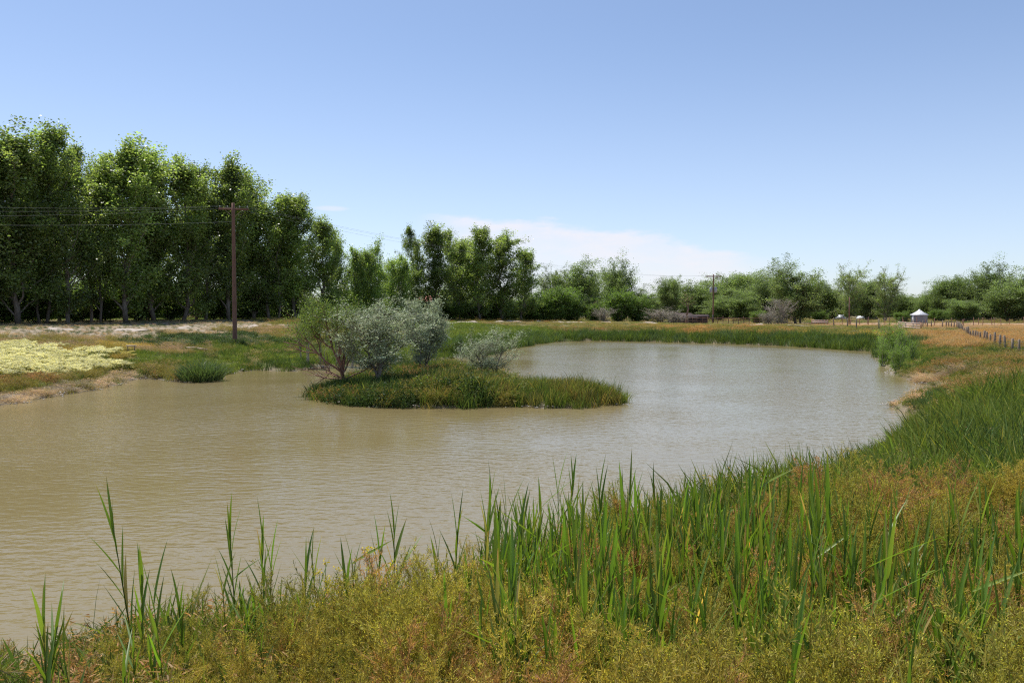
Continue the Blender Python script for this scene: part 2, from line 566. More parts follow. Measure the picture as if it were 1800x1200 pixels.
zone('green', (1600, 640), (1640, 632), (1580, 625), (1700, 645), (1700, 655), (1720, 640), (1610, 645), (1680, 672), (1650, 640))
zone('drygreen', (1620, 715), (1600, 720), (1650, 705), (1680, 695), (1640, 725))
zone('mixed', (1700, 700), (1720, 715), (1680, 720))
zone('tallgreen', (1760, 740), (1700, 755), (1650, 765), (1620, 790), (1700, 790), (1570, 815), (1780, 790), (1790, 720), (1660, 800), (1540, 830), (1780, 820))
ZX = np.array([[p[0], p[1]] for p in ZP]); ZN = [p[2] for p in ZP]
ZNAMES = sorted(set(ZN)) + ['mud', 'rushlow', 'flix', 'reeds', 'isl_dark', 'isl_gold', 'isl_reed', 'far']
ZID = {n: i for i, n in enumerate(ZNAMES)}
ZI = np.array([ZID[n] for n in ZN])


def classify(x, y, jit=1.0):
    r = np.hypot(x, y)
    # warp, growing with distance
    s = jit * np.clip(r * 0.05, 0.3, 6)
    wx = x + (fbm(x * .5 + 5, y * .5, 3) - .5) * s * 2
    wy = y + (fbm(x * .5, y * .5 + 77, 3) - .5) * s * 3
    # compare in a log-polar sense so that near and far points carry equal weight
    lx = np.arctan2(wx, wy) * 3.0; ly = np.log(np.hypot(wx, wy)) * 2.4
    px_ = np.arctan2(ZX[:, 0], ZX[:, 1]) * 3.0; py_ = np.log(np.hypot(ZX[:, 0], ZX[:, 1])) * 2.4
    best = np.full(x.shape, 1e9); bi = np.zeros(x.shape, int)
    for i in range(len(ZX)):
        dd = (lx - px_[i]) ** 2 + (ly - py_[i]) ** 2
        m = dd < best
        best = np.where(m, dd, best); bi = np.where(m, ZI[i], bi)
    d, island = wdist(x, y)
    nn = fbm(x * .25 + 40, y * .25, 3)
    # foreground weeds: nearer than a line on the bank
    lim = 11.0 + 0.25 * np.clip(x, -8, 0) - 0.16 * np.clip(x, 0, 12) + (nn - .5) * 2.5
    bi = np.where((y < lim) & (x > -16), ZID['flix'], bi)
    bi = np.where((bi == ZID['drybrush']) & ((d > 2.2) | (nn > .56)), ZID['green'], bi)
    rd = (y > 62) & (x > -8) & (x < 44) & (d < 3.2 + 2.5 * (nn - .5)) & ~island
    bi = np.where(rd, ZID['reeds'], bi)
    ppx = 900 + 1400 * x / np.maximum(y, 1)
    rd2 = (y > 42) & (y < 66) & (ppx > 455) & (ppx < 900) & (d < 1.1 + 3 * (nn - .5)) & ~island
    bi = np.where(rd2, ZID['rushlow'], bi)
    rd3 = (y < 60) & (y > 20) & (x < 0) & (ppx < 250) & (d < 0.9 + 2 * (nn - .5)) & ~island
    bi = np.where(rd3, ZID['mud'], bi)
    bi = np.where((y > 172) | (np.abs(x) > y * .9 + 12), ZID['far'], bi)
    # island
    ix = np.where(x < -3.2 + (nn - .5) * 2.5, ZID['isl_dark'], np.where(x < 0.1 + (nn - .5) * 1.4, ZID['isl_gold'], ZID['isl_reed']))
    bi = np.where(island, ix, bi)
    return bi, d, island


GCOL = {'cream': (.14, .13, .06), 'yellow': (.22, .19, .06), 'mud': (.22, .19, .155), 'mixed': (.17, .155, .07), 'sage': (.30, .25, .19),
        'tan': (.24, .20, .125), 'forb': (.10, .12, .045), 'green': (.11, .14, .035), 'lush': (.12, .19, .035), 'weedy': (.24, .17, .06),
        'yellowweed': (.22, .22, .06), 'field': (.22, .20, .10), 'orangefield': (.46, .30, .19), 'orange': (.30, .20, .11), 'drybrush': (.34, .25, .18),
        'drygreen': (.16, .15, .06), 'tallgreen': (.08, .115, .03), 'flix': (.22, .13, .075), 'reeds': (.09, .09, .04), 'rushlow': (.10, .11, .05), 'isl_dark': (.055, .06, .025),
        'isl_gold': (.16, .13, .06), 'isl_reed': (.09, .09, .04), 'far': (.24, .20, .10)}

# ------------------------------------------------------------------ terrain
def terrain():
    th = np.concatenate([np.linspace(-38, 38, 640), np.linspace(38, 322, 110)[1:-1]])
    th = np.radians(th)
    r = [0.8]
    while r[-1] < 260: r.append(r[-1] * 1.0125 + 0.005)
    while r[-1] < 5000: r.append(r[-1] * 1.12)
    r = np.array(r)
    A, B = np.meshgrid(th, r)
    X = np.sin(A) * B; Y = np.cos(A) * B
    H = height(X, Y)
    # far ground settles level
    k = np.clip((B - 250) / 200, 0, 1)
    H = H * (1 - k) + 1.0 * k
    nT = len(th); nR = len(r)
    V = np.stack([X, Y, H], -1).reshape(-1, 3)
    i = np.arange(nR - 1)[:, None] * nT; j = np.arange(nT)[None, :]; j2 = (j + 1) % nT
    Q = np.stack([i + j, i + nT + j, i + nT + j2, i + j2], -1).reshape(-1, 4)
    V = np.vstack([V, [0, 0, gz(0, 0)]])
    jj = np.arange(nT)
    T = np.stack([jj, (jj + 1) % nT, np.full(nT, len(V) - 1)], -1)
    bi, d, isld = classify(X, Y)
    cols = np.array([GCOL[n] for n in ZNAMES])
    C = cols[bi].reshape(-1, 3)
    dd = d.reshape(-1)
    wet = np.clip(1 - np.abs(dd - 0.1) / 0.5, 0, 1)[:, None]
    C = C * (1 - wet) + np.array([.20, .165, .115]) * wet
    C = np.where((dd < -0.05)[:, None], np.array([.12, .10, .05]), C)
    C = np.vstack([C, C[:1]])
    m, t = new_mat('ground_soil')
    a = t.new('ShaderNodeAttribute', attribute_name='c')
    g = t.new('ShaderNodeNewGeometry')
    n1 = t.noise(g.outputs['Position'], 1.3, 8, 0.7)
    n2 = t.noise(g.outputs['Position'], 9.0, 6, 0.7)
    c = t.mix(t.maprange(n1, 0.35, 0.7, 0, .55), a.outputs['Color'], (.30, .235, .15))
    hs = t.new('ShaderNodeHueSaturation'); t.link(c, hs.inputs['Color'])
    t.link(t.maprange(n2, .25, .75, .55, 1.35), hs.inputs['Value'])
    p = t.new('ShaderNodeBsdfPrincipled'); t.link(hs.outputs[0], p.inputs['Base Color'])
    p.inputs['Roughness'].default_value = .95; p.inputs['Specular IOR Level'].default_value = .15
    b = t.new('ShaderNodeBump'); b.inputs['Strength'].default_value = .8; b.inputs['Distance'].default_value = .06
    t.link(n2, b.inputs['Height']); t.link(b.outputs[0], p.inputs['Normal'])
    o = t.new('ShaderNodeOutputMaterial'); t.link(p.outputs[0], o.inputs[0])
    me = mk('ground', V, Q, T, m, C, True)
    tag(obj('ground', me), kind='structure')


terrain()


def strip(name, ctr, width, mat, lift, jag=0.4, seed=1, step=1.0, patchy=0.0):
    """a track laid over the terrain"""
    rng = np.random.RandomState(seed)
    P = np.array(ctr, float); out = []
    for i in range(len(P) - 1):
        n = max(2, int(np.linalg.norm(P[i + 1] - P[i]) / step))
        for k in range(n): out.append(P[i] + (P[i + 1] - P[i]) * k / n)
    out.append(P[-1]); P = np.array(out)
    for _ in range(6): P[1:-1] = (P[:-2] + P[1:-1] * 2 + P[2:]) / 4
    T = np.gradient(P, axis=0); T /= np.linalg.norm(T, axis=1)[:, None]
    Nn = np.stack([-T[:, 1], T[:, 0]], -1)
    k = 7; us = np.linspace(-1, 1, k)
    w1 = width * (1 + jag * (fbm(P[:, 0] * .6, P[:, 1] * .6, 3) - .5) * 2)
    XY = P[:, None, :] + Nn[:, None, :] * us[None, :, None] * w1[:, None, None] * .5
    H = height(XY[..., 0], XY[..., 1]) + lift - 0.05 * np.abs(us)[None, :] ** 4 + patchy * (fbm(XY[..., 0] * .45, XY[..., 1] * .45, 3) - .55)
    V = np.concatenate([XY, H[..., None]], -1).reshape(-1, 3)
    m = len(P)
    i = np.arange(m - 1)[:, None] * k; j = np.arange(k - 1)[None, :]
    Q = np.stack([i + j, i + k + j, i + k + j + 1, i + j + 1], -1).reshape(-1, 4)
    tag(obj(name, mk(name, V, Q, None, mat, None, True)), kind='structure')


M_track = solid_mat('track_dust', (.31, .265, .22), (.45, .385, .33), 0.9, .95, bump=.3)
TRK = [pp(-250, 54), pp(0, 58), pp(100, 61), pp(250, 66), pp(450, 77), pp(560, 86), pp(700, 104), pp(800, 115), pp(950, 128), pp(1060, 131), pp(1200, 126), pp(1330, 113), pp(1450, 101), pp(1530, 94)]
strip('dirt_track', TRK, 2.4, M_track, 0.06, .5, patchy=1.2)
M_road = solid_mat('road_dust', (.54, .42, .34), (.68, .56, .48), 0.7, .95, bump=.2)
ROADC = [(64, 72), (47, 67), (44.5, 58), (46, 48), (50, 38)]
strip('dirt_road', ROADC, 5.0, M_road, 0.10, .1, 2)


# ------------------------------------------------------------------ water
def water():
    m, t = new_mat('pond_water')
    g = t.new('ShaderNodeNewGeometry')
    mp = t.new('ShaderNodeMapping'); mp.inputs['Rotation'].default_value = (0, 0, R(40)); mp.inputs['Scale'].default_value = (1.0, 2.3, 1)
    t.link(g.outputs['Position'], mp.inputs[0])
    mp2 = t.new('ShaderNodeMapping'); mp2.inputs['Rotation'].default_value = (0, 0, R(-22)); mp2.inputs['Scale'].default_value = (1.0, 2.0, 1)
    t.link(g.outputs['Position'], mp2.inputs[0])
    a = t.noise(mp.outputs[0], 2.1, 2, .5)
    b_ = t.noise(mp2.outputs[0], 4.6, 2, .5)
    big = t.noise(g.outputs['Position'], .10, 3, .5)
    amp = t.maprange(big, .32, .68, .35, 1.3)
    hgt = t.math('MULTIPLY', t.math('ADD', t.math('MULTIPLY', a, 1.0), t.math('MULTIPLY', b_, .45)), amp)
    bp = t.new('ShaderNodeBump'); bp.inputs['Strength'].default_value = 1.0; bp.inputs['Distance'].default_value = .029
    t.link(hgt, bp.inputs['Height'])
    c = t.mix(t.maprange(big, .3, .7), (.20, .157, .068), (.23, .185, .095))
    p = t.new('ShaderNodeBsdfPrincipled'); t.link(c, p.inputs['Base Color'])
    p.inputs['Roughness'].default_value = .12
    p.inputs['IOR'].default_value = 1.36
    t.link(bp.outputs[0], p.inputs['Normal'])
    o = t.new('ShaderNodeOutputMaterial'); t.link(p.outputs[0], o.inputs[0])
    x0, y0 = pond.min(0) - 1.5; x1, y1 = pond.max(0) + 1.5
    V = [(x0, y0, 0), (x1, y0, 0), (x1, y1, 0), (x0, y1, 0)]
    tag(obj('water', mk('water', V, [[0, 1, 2, 3]], None, m)), kind='structure')


water()

# ------------------------------------------------------------------ instanced ground cover (stuff)
def rdir(rng, n, tmin, tmax):
    """directions tilted between tmin and tmax degrees from upright"""
    a = rng.rand(n) * 2 * math.pi; t = np.radians(tmin + rng.rand(n) * (tmax - tmin))
    return np.stack([np.cos(a) * np.sin(t), np.sin(a) * np.sin(t), np.cos(t)], -1)


def jitc(rng, n, base, v=.25, h=.1):
    b = np.array(base)[None, :] * (1 + (rng.rand(n, 1) - .5) * 2 * v)
    return b * (1 + (rng.rand(n, 3) - .5) * 2 * h)


def v_grass(seed, n=42, h=.4, w=.016, spread=.16, tilt=30, dry=0.15, bd=.5):
    rng = np.random.RandomState(seed); A = Acc()
    B = np.zeros((n, 3)); B[:, :2] = rng.randn(n, 2) * spread
    D = rdir(rng, n, 2, tilt)
    L = h * (.45 + .75 * rng.rand(n)); C = jitc(rng, n, (1, 1, 1))
    C[rng.rand(n) < dry] *= (1.9, 1.35, 1.5)
    A.blades(B, D, L, w * (.6 + .8 * rng.rand(n)), .05 + bd * rng.rand(n) ** 2, C, 3, rng)
    return A.mesh('grass_tuft', M_inst)


def v_seedgrass(seed, n=34, h=.45):
    """fine dry grass with nodding seed heads"""
    rng = np.random.RandomState(seed); A = Acc()
    B = np.zeros((n, 3)); B[:, :2] = rng.randn(n, 2) * .15
    D = rdir(rng, n, 2, 28); L = h * (.6 + .6 * rng.rand(n)); bend = .1 + .4 * rng.rand(n)
    A.blades(B, D, L, np.full(n, .007), bend, jitc(rng, n, (1, 1, 1)), 3, rng, np.array([1, 1, .9, .7]))
    hor = D.copy(); hor[:, 2] = 0; hor /= np.linalg.norm(hor, axis=1)[:, None] + 1e-6
    tip = B + D * L[:, None] + hor * (bend * L)[:, None]; tip[:, 2] -= bend * L * .5
    k = 6
    P = np.repeat(tip, k, 0) + rng.randn(n * k, 3) * .03
    A.blades(P, rdir(rng, n * k, 40, 130), np.full(n * k, .05), np.full(n * k, .012), np.full(n * k, .2), jitc(rng, n * k, (1.25, 1.1, 1.0)), 3, rng)
    return A.mesh('seed_grass', M_inst)


def v_rush(seed, n=30, h=1.3, w=.028):
    rng = np.random.RandomState(seed); A = Acc()
    B = np.zeros((n, 3)); B[:, :2] = rng.randn(n, 2) * .22
    D = rdir(rng, n, 0, 16)
    A.blades(B, D, h * (.55 + .55 * rng.rand(n)), w * (.7 + .6 * rng.rand(n)), .05 + .28 * rng.rand(n), jitc(rng, n, (1, 1, 1), .35), 3, rng)
    return A.mesh('rush_clump', M_inst)


def v_forb(seed, h=.35, leaf=.05, n=170, rad=.26, flower=None, fn=0, fs=.02):
    """leafy low herb, optionally with a flat head of tiny flowers"""
    rng = np.random.RandomState(seed); A = Acc()
    a = rng.rand(n) * 6.283; rr = rad * np.sqrt(rng.rand(n)); zz = h * (.15 + .85 * rng.rand(n)) * (1 - .5 * (rr / rad) ** 2)
    P = np.stack([np.cos(a) * rr, np.sin(a) * rr, zz], -1)
    Nn = rng.randn(n, 3) * .6 + (0, 0, 1)
    A.leaves(P, Nn, leaf * (.6 + .8 * rng.rand(n)), .5, jitc(rng, n, (1, 1, 1), .35), rng)
    ns = 12
    B = np.zeros((ns, 3)); B[:, :2] = rng.randn(ns, 2) * .05
    A.blades(B, rdir(rng, ns, 3, 30), h * (.8 + .3 * rng.rand(ns)), np.full(ns, .01), np.full(ns, .1), jitc(rng, ns, (.9, .8, .8)), 3, rng, np.ones(4))
    me = A
    if flower is None:
        return me.mesh('leafy_herb', M_inst)
    # flower heads: little domes of florets
    heads = 11
    ha = rng.rand(heads) * 6.283; hr = rad * np.sqrt(rng.rand(heads)) * 1.05
    hc = np.stack([np.cos(ha) * hr, np.sin(ha) * hr, h * (1.02 + .2 * rng.rand(heads)) - hr * .25], -1)
    k = fn // heads
    P = np.repeat(hc, k, 0) + rng.randn(heads * k, 3) * (.034, .034, .016)
    A.leaves(P, rng.randn(heads * k, 3) * .7 + (0, 0, 1), fs * (.6 + .8 * rng.rand(heads * k)), .9, jitc(rng, heads * k, flower, .16, .04), rng)
    return A.mesh('flower_clump', M_inst)


def v_brush(seed, n=150, h=.7):
    rng = np.random.RandomState(seed); A = Acc()
    B = rng.randn(n, 3) * (.25, .25, .05); B[:, 2] = np.abs(B[:, 2])
    D = rdir(rng, n, 10, 88)
    A.blades(B, D, h * (.4 + .7 * rng.rand(n)), np.full(n, .010), .2 + .5 * rng.rand(n), jitc(rng, n, (1, 1, 1)), 3, rng, np.ones(4))
    return A.mesh('brush_tangle', M_inst)


def v_flix(seed, h=.85, dense=1.0):
    """wispy weed: branching stems carrying many thin seed pods"""
    rng = np.random.RandomState(seed); A = Acc()
    st = np.array([1.0, .85, .65])
    nb = int(13 * dense)
    tips = []
    lean = rng.randn(2) * .05
    top = np.array([lean[0], lean[1], h * .9])
    A.blades(np.zeros((2, 3)), np.array([[lean[0], lean[1], 1.0], [lean[0], lean[1], 1.0]]), np.array([h * .9, h * .9]), np.array([.007, .007]), np.zeros(2), np.array([st * .75, st * .75]), 3, rng, np.array([1, .8, .6, .4]), np.array([[1, 0, 0], [0, 1, 0.]]))
    Bs, Ds, Ls = [], [], []
    for i in range(nb):
        t = .35 + .6 * (i + rng.rand()) / nb
        b = np.array([lean[0] * t * h, lean[1] * t * h, t * h * .9])
        d = rdir(rng, 1, 18, 42)[0]
        L = h * (.42 - .22 * t) * (.8 + .5 * rng.rand())
        Bs.append(b); Ds.append(d); Ls.append(L)
        for q in range(3):
            u = .25 + .6 * rng.rand()
            b2 = b + d * L * u
            d2 = d * .8 + rng.randn(3) * .35; d2[2] = abs(d2[2]); d2 /= np.linalg.norm(d2)
            Bs.append(b2); Ds.append(d2); Ls.append(L * (.35 + .35 * rng.rand()))
    Bs = np.array(Bs); Ds = np.array(Ds); Ls = np.array(Ls); n = len(Bs)
    A.blades(Bs, Ds, Ls, np.full(n, .0035), np.full(n, -.05), jitc(rng, n, st, .2), 3, rng, np.array([1, .9, .8, .5]))
    # pods
    k = 22
    idx = np.repeat(np.arange(n), k); u = .12 + .9 * rng.rand(n * k)
    P = Bs[idx] + Ds[idx] * (Ls[idx] * u)[:, None]
    D = Ds[idx] * .9 + rng.randn(n * k, 3) * .55; D[:, 2] += .25; D /= np.linalg.norm(D, axis=1)[:, None]
    P2 = P + D * .012
    C = jitc(rng, n * k, (1.15, 1.04, .85), .5, .08)
    A.blades(P2, D, .013 + .016 * rng.rand(n * k), np.full(n * k, .0042), np.zeros(n * k), C, 1, rng, np.array([1, .5]))
    # small yellow buds at the tips
    tp = Bs + Ds * Ls[:, None]
    kk = 5
    P = np.repeat(tp, kk, 0) + rng.randn(n * kk, 3) * .010
    A.leaves(P, rng.randn(n * kk, 3), np.full(n * kk, .007), 1.0, jitc(rng, n * kk, (1.7, 1.6, .6), .2), rng)
    # feathery lower leaves
    m = int(120 * dense)
    P = np.stack([rng.randn(m) * .07, rng.randn(m) * .07, h * (.04 + .55 * rng.rand(m))], -1)
    A.blades(P, rdir(rng, m, 20, 95), .03 + .05 * rng.rand(m), np.full(m, .006), np.full(m, .3), jitc(rng, m, (.50, .78, .55), .3), 3, rng)
    return A.mesh('wispy_weed', M_inst)


def v_litter(seed):
    rng = np.random.RandomState(seed); A = Acc(); n = 130
    P = np.stack([rng.randn(n) * .2, rng.randn(n) * .2, .02 + .12 * rng.rand(n)], -1)
    A.blades(P, rdir(rng, n, 45, 95), .05 + .13 * rng.rand(n), np.full(n, .008), np.full(n, .2), jitc(rng, n, (1, 1, 1), .45), 3, rng)
    return A.mesh('dry_litter', M_inst)


def v_pebbles(seed):
    rng = np.random.RandomState(seed); A = Acc()
    for i in range(9):
        c = rng.randn(2) * .2; s = .012 + .035 * rng.rand()
        v = np.array([[1, 0, 0], [0, 1, 0], [-1, 0, 0], [0, -1, 0], [0, 0, .6], [0, 0, -.6]]) * s * (.7 + .6 * rng.rand(6, 3))
        v = v * (1.3, 1, .8) + (c[0], c[1], s * .3)
        A.add(v, None, [[0, 1, 4], [1, 2, 4], [2, 3, 4], [3, 0, 4], [1, 0, 5], [2, 1, 5], [3, 2, 5], [0, 3, 5]], (1, 1, 1))
    return A.mesh('pebbles', M_stone)


VAR = {
    'short': [v_grass(i, 46, .30, .014, .17, 38) for i in range(3)],
    'tall': [v_grass(10 + i, 44, .62, .020, .17, 26, .08) for i in range(3)],
    'big': [v_grass(20 + i, 60, .9, .026, .20, 20, .08, .6) for i in range(3)],
    'seed': [v_seedgrass(30 + i) for i in range(3)],
    'rush': [v_rush(40 + i) for i in range(4)],
    'forb': [v_forb(50 + i) for i in range(2)],
    'cream': [v_forb(60 + i, .42, .055, 80, .25, (2.9, 2.4, 5.0), 330, .030) for i in range(3)],
    'brush': [v_brush(70 + i) for i in range(3)],
    'flix': [v_flix(80 + i) for i in range(6)],
    'litter': [v_litter(90 + i) for i in range(3)],
    'peb': [v_pebbles(95 + i) for i in range(3)],
}


def gn_group(name, coll):
    ng = bpy.data.node_groups.new(name, 'GeometryNodeTree')
    ng.interface.new_socket('Geometry', in_out='INPUT', socket_type='NodeSocketGeometry')
    ng.interface.new_socket('Geometry', in_out='OUTPUT', socket_type='NodeSocketGeometry')
    N = ng.nodes; L = ng.links
    i = N.new('NodeGroupInput'); o = N.new('NodeGroupOutput')
    mp = N.new('GeometryNodeMeshToPoints'); ip = N.new('GeometryNodeInstanceOnPoints')
    ci = N.new('GeometryNodeCollectionInfo'); ci.inputs['Collection'].default_value = coll
    ci.inputs['Separate Children'].default_value = True; ci.inputs['Reset Children'].default_value = True

    def na(nm, ty):
        a = N.new('GeometryNodeInputNamedAttribute'); a.data_type = ty; a.inputs[0].default_value = nm
        return a.outputs[0]
    L.new(i.outputs[0], mp.inputs[0]); L.new(mp.outputs[0], ip.inputs['Points'])
    L.new(ci.outputs[0], ip.inputs['Instance']); ip.inputs['Pick Instance'].default_value = True
    L.new(na('vidx', 'INT'), ip.inputs['Instance Index'])
    er = N.new('FunctionNodeEulerToRotation')
    L.new(na('rot', 'FLOAT_VECTOR'), er.inputs[0]); L.new(er.outputs[0], ip.inputs['Rotation'])
    L.new(na('scl', 'FLOAT_VECTOR'), ip.inputs['Scale'])
    L.new(ip.outputs[0], o.inputs[0])
    return ng


VCOL = {}
for k, ms in VAR.items():
    c = bpy.data.collections.new('src_' + k)
    for i, me in enumerate(ms):
        so = bpy.data.objects.new('%s_%02d' % (me.name.split('.')[0], i), me)
        c.objects.link(so)
    VCOL[k] = (c, len(ms), gn_group('scatter_' + k, c))


def scatter(name, kind, P, S, C, label, cat, tilt=.12, seed=1):
    if len(P) == 0: return
    rng = np.random.RandomState(seed); n = len(P)
    me = bpy.data.meshes.new(name)
    me.vertices.add(n); me.vertices.foreach_set('co', np.asarray(P, np.float32).ravel())
    c, nv, ng = VCOL[kind]
    a = me.attributes.new('vidx', 'INT', 'POINT'); a.data.foreach_set('value', rng.randint(0, nv, n).astype(np.int32))
    r = rng.randn(n, 3) * tilt; r[:, 2] = rng.rand(n) * 6.283
    a = me.attributes.new('rot', 'FLOAT_VECTOR', 'POINT'); a.data.foreach_set('vector', r.astype(np.float32).ravel())
    S = np.asarray(S, float)
    if S.ndim == 1: S = np.stack([S, S, S], -1)
    a = me.attributes.new('scl', 'FLOAT_VECTOR', 'POINT'); a.data.foreach_set('vector', S.astype(np.float32).ravel())
    a = me.attributes.new('tint', 'FLOAT_COLOR', 'POINT')
    c4 = np.ones((n, 4), np.float32); c4[:, :3] = C
    a.data.foreach_set('color', c4.ravel())
    o = obj(name, me)
    md = o.modifiers.new('scatter', 'NODES'); md.node_group = ng
    tag(o, label, cat, None, 'stuff')
    return o


# tints (real surface colours)
TI = {'g1': (.130, .185, .036), 'g2': (.088, .14, .032), 'g3': (.170, .225, .042), 'dk': (.055, .095, .028), 'olive': (.20, .19, .055), 'tan': (.31, .26, .14),
      'rust': (.30, .185, .085), 'orange': (.40, .27, .12), 'sage': (.24, .24, .15), 'gold': (.37, .285, .075), 'blue': (.095, .15, .062), 'yel': (.40, .37, .06),
      'pale': (.56, .42, .30), 'grey': (.36, .30, .25), 'cream': (.235, .275, .085), 'yc': (.19, .20, .035), 'pink': (.32, .25, .19)}
# per zone: list of (kind, weight, scale lo, scale hi, tints)
ZS = {
    'cream': [('cream', .82, .55, 1.3, ['cream']), ('short', .18, .9, 1.5, ['g1', 'g2'])],
    'yellow': [('cream', .5, .5, .8, ['yc']), ('seed', .5, .7, 1, ['gold', 'olive'])],
    'mud': [('litter', .55, .8, 1.3, ['grey', 'pale', 'grey']), ('short', .45, .6, 1.0, ['g1', 'olive'])],
    'mixed': [('short', .45, .7, 1.2, ['g1', 'olive', 'g3']), ('seed', .25, .7, 1.1, ['tan', 'olive', 'olive', 'rust']), ('forb', .3, .7, 1.2, ['g1', 'sage', 'g2'])],
    'sage': [('seed', .3, .3, .5, ['tan', 'pale', 'pink']), ('forb', .3, .35, .65, ['sage', 'sage', 'blue']), ('short', .15, .3, .5, ['olive', 'sage'])],
    'tan': [('seed', .7, .6, .9, ['tan', 'pink', 'olive', 'olive']), ('short', .3, .5, .8, ['olive', 'g1'])],
    'forb': [('forb', .75, 1, 1.7, ['g2', 'dk', 'blue', 'sage']), ('short', .25, .8, 1.1, ['g2'])],
    'green': [('short', .6, .8, 1.3, ['g1', 'g3', 'g2']), ('tall', .25, .5, .8, ['g1', 'g2']), ('seed', .15, .6, .9, ['olive', 'tan'])],
    'lush': [('short', .8, .9, 1.4, ['g3', 'g1', 'g3']), ('forb', .2, .8, 1.3, ['g1', 'g2'])],
    'weedy': [('seed', .65, .9, 1.4, ['rust', 'orange', 'olive', 'olive', 'g1']), ('short', .35, 1, 1.4, ['g1', 'g2'])],
    'yellowweed': [('seed', .6, .9, 1.4, ['yel', 'gold', 'olive']), ('tall', .4, .6, 1, ['g3', 'g1'])],
    'field': [('seed', .4, .6, 1.0, ['tan', 'olive', 'olive']), ('forb', .25, .8, 1.3, ['sage', 'g1', 'cream']), ('short', .25, .8, 1.2, ['g1', 'olive'])],
    'orangefield': [('seed', .8, .5, .8, ['orange', 'pink', 'tan', 'rust']), ('short', .2, .5, .8, ['olive'])],
    'orange': [('seed', .85, .9, 1.3, ['rust', 'orange', 'tan', 'orange']), ('short', .15, .8, 1.1, ['olive', 'g1'])],
    'drybrush': [('brush', .6, .7, 1.1, ['tan', 'pale', 'pink']), ('seed', .25, 1, 1.4, ['tan', 'pale']), ('short', .15, .8, 1.1, ['g1'])],
    'drygreen': [('seed', .4, .7, 1.1, ['tan', 'pale', 'olive']), ('tall', .6, .5, .9, ['g2', 'g1', 'blue'])],
    'tallgreen': [('big', .6, .6, 1.25, ['g1', 'g3', 'g3', 'g2']), ('tall', .3, .9, 1.5, ['g1', 'g3']), ('seed', .1, 1, 1.6, ['olive', 'tan', 'g1'])],
    'reeds': [('rush', 1, .5, .98, ['g2', 'g1', 'g2', 'blue', 'g1'])],
    'rushlow': [('rush', .6, .4, .6, ['g1', 'g2', 'dk']), ('short', .4, .8, 1.3, ['g1', 'g2'])],
    'isl_dark': [('big', .45, .6, 1.0, ['g2', 'dk', 'g1']), ('forb', .35, 1, 2, ['dk', 'g2']), ('seed', .2, .9, 1.4, ['olive', 'rust'])],
    'isl_gold': [('seed', .4, .8, 1.7, ['tan', 'olive', 'g1', 'olive']), ('big', .3, .45, 1.0, ['g1', 'olive', 'g2']), ('forb', .3, 1, 2.3, ['g1', 'g2', 'dk'])],
    'isl_reed': [('rush', .6, .34, .70, ['g1', 'g2', 'olive', 'g1']), ('big', .4, .4, .85, ['g1', 'g3', 'olive', 'g3'])],
    'far': [('seed', .5, 1, 2, ['tan', 'olive', 'tan']), ('forb', .5, 1, 2, ['g1', 'g2'])],
}


def track_dist(x, y):
    P = np.array(TRK); d = np.full(x.shape, 1e9)
    for pts_ in (TRK, ROADC):
        P = np.array(pts_)
        for i in range(len(P) - 1):
            e = P[i + 1] - P[i]
            t = np.clip(((x - P[i, 0]) * e[0] + (y - P[i, 1]) * e[1]) / (e @ e), 0, 1)
            q = np.hypot(x - P[i, 0] - e[0] * t, y - P[i, 1] - e[1] * t) - (1.4 if pts_ is ROADC else 0)
            d = np.minimum(d, q)
    return d


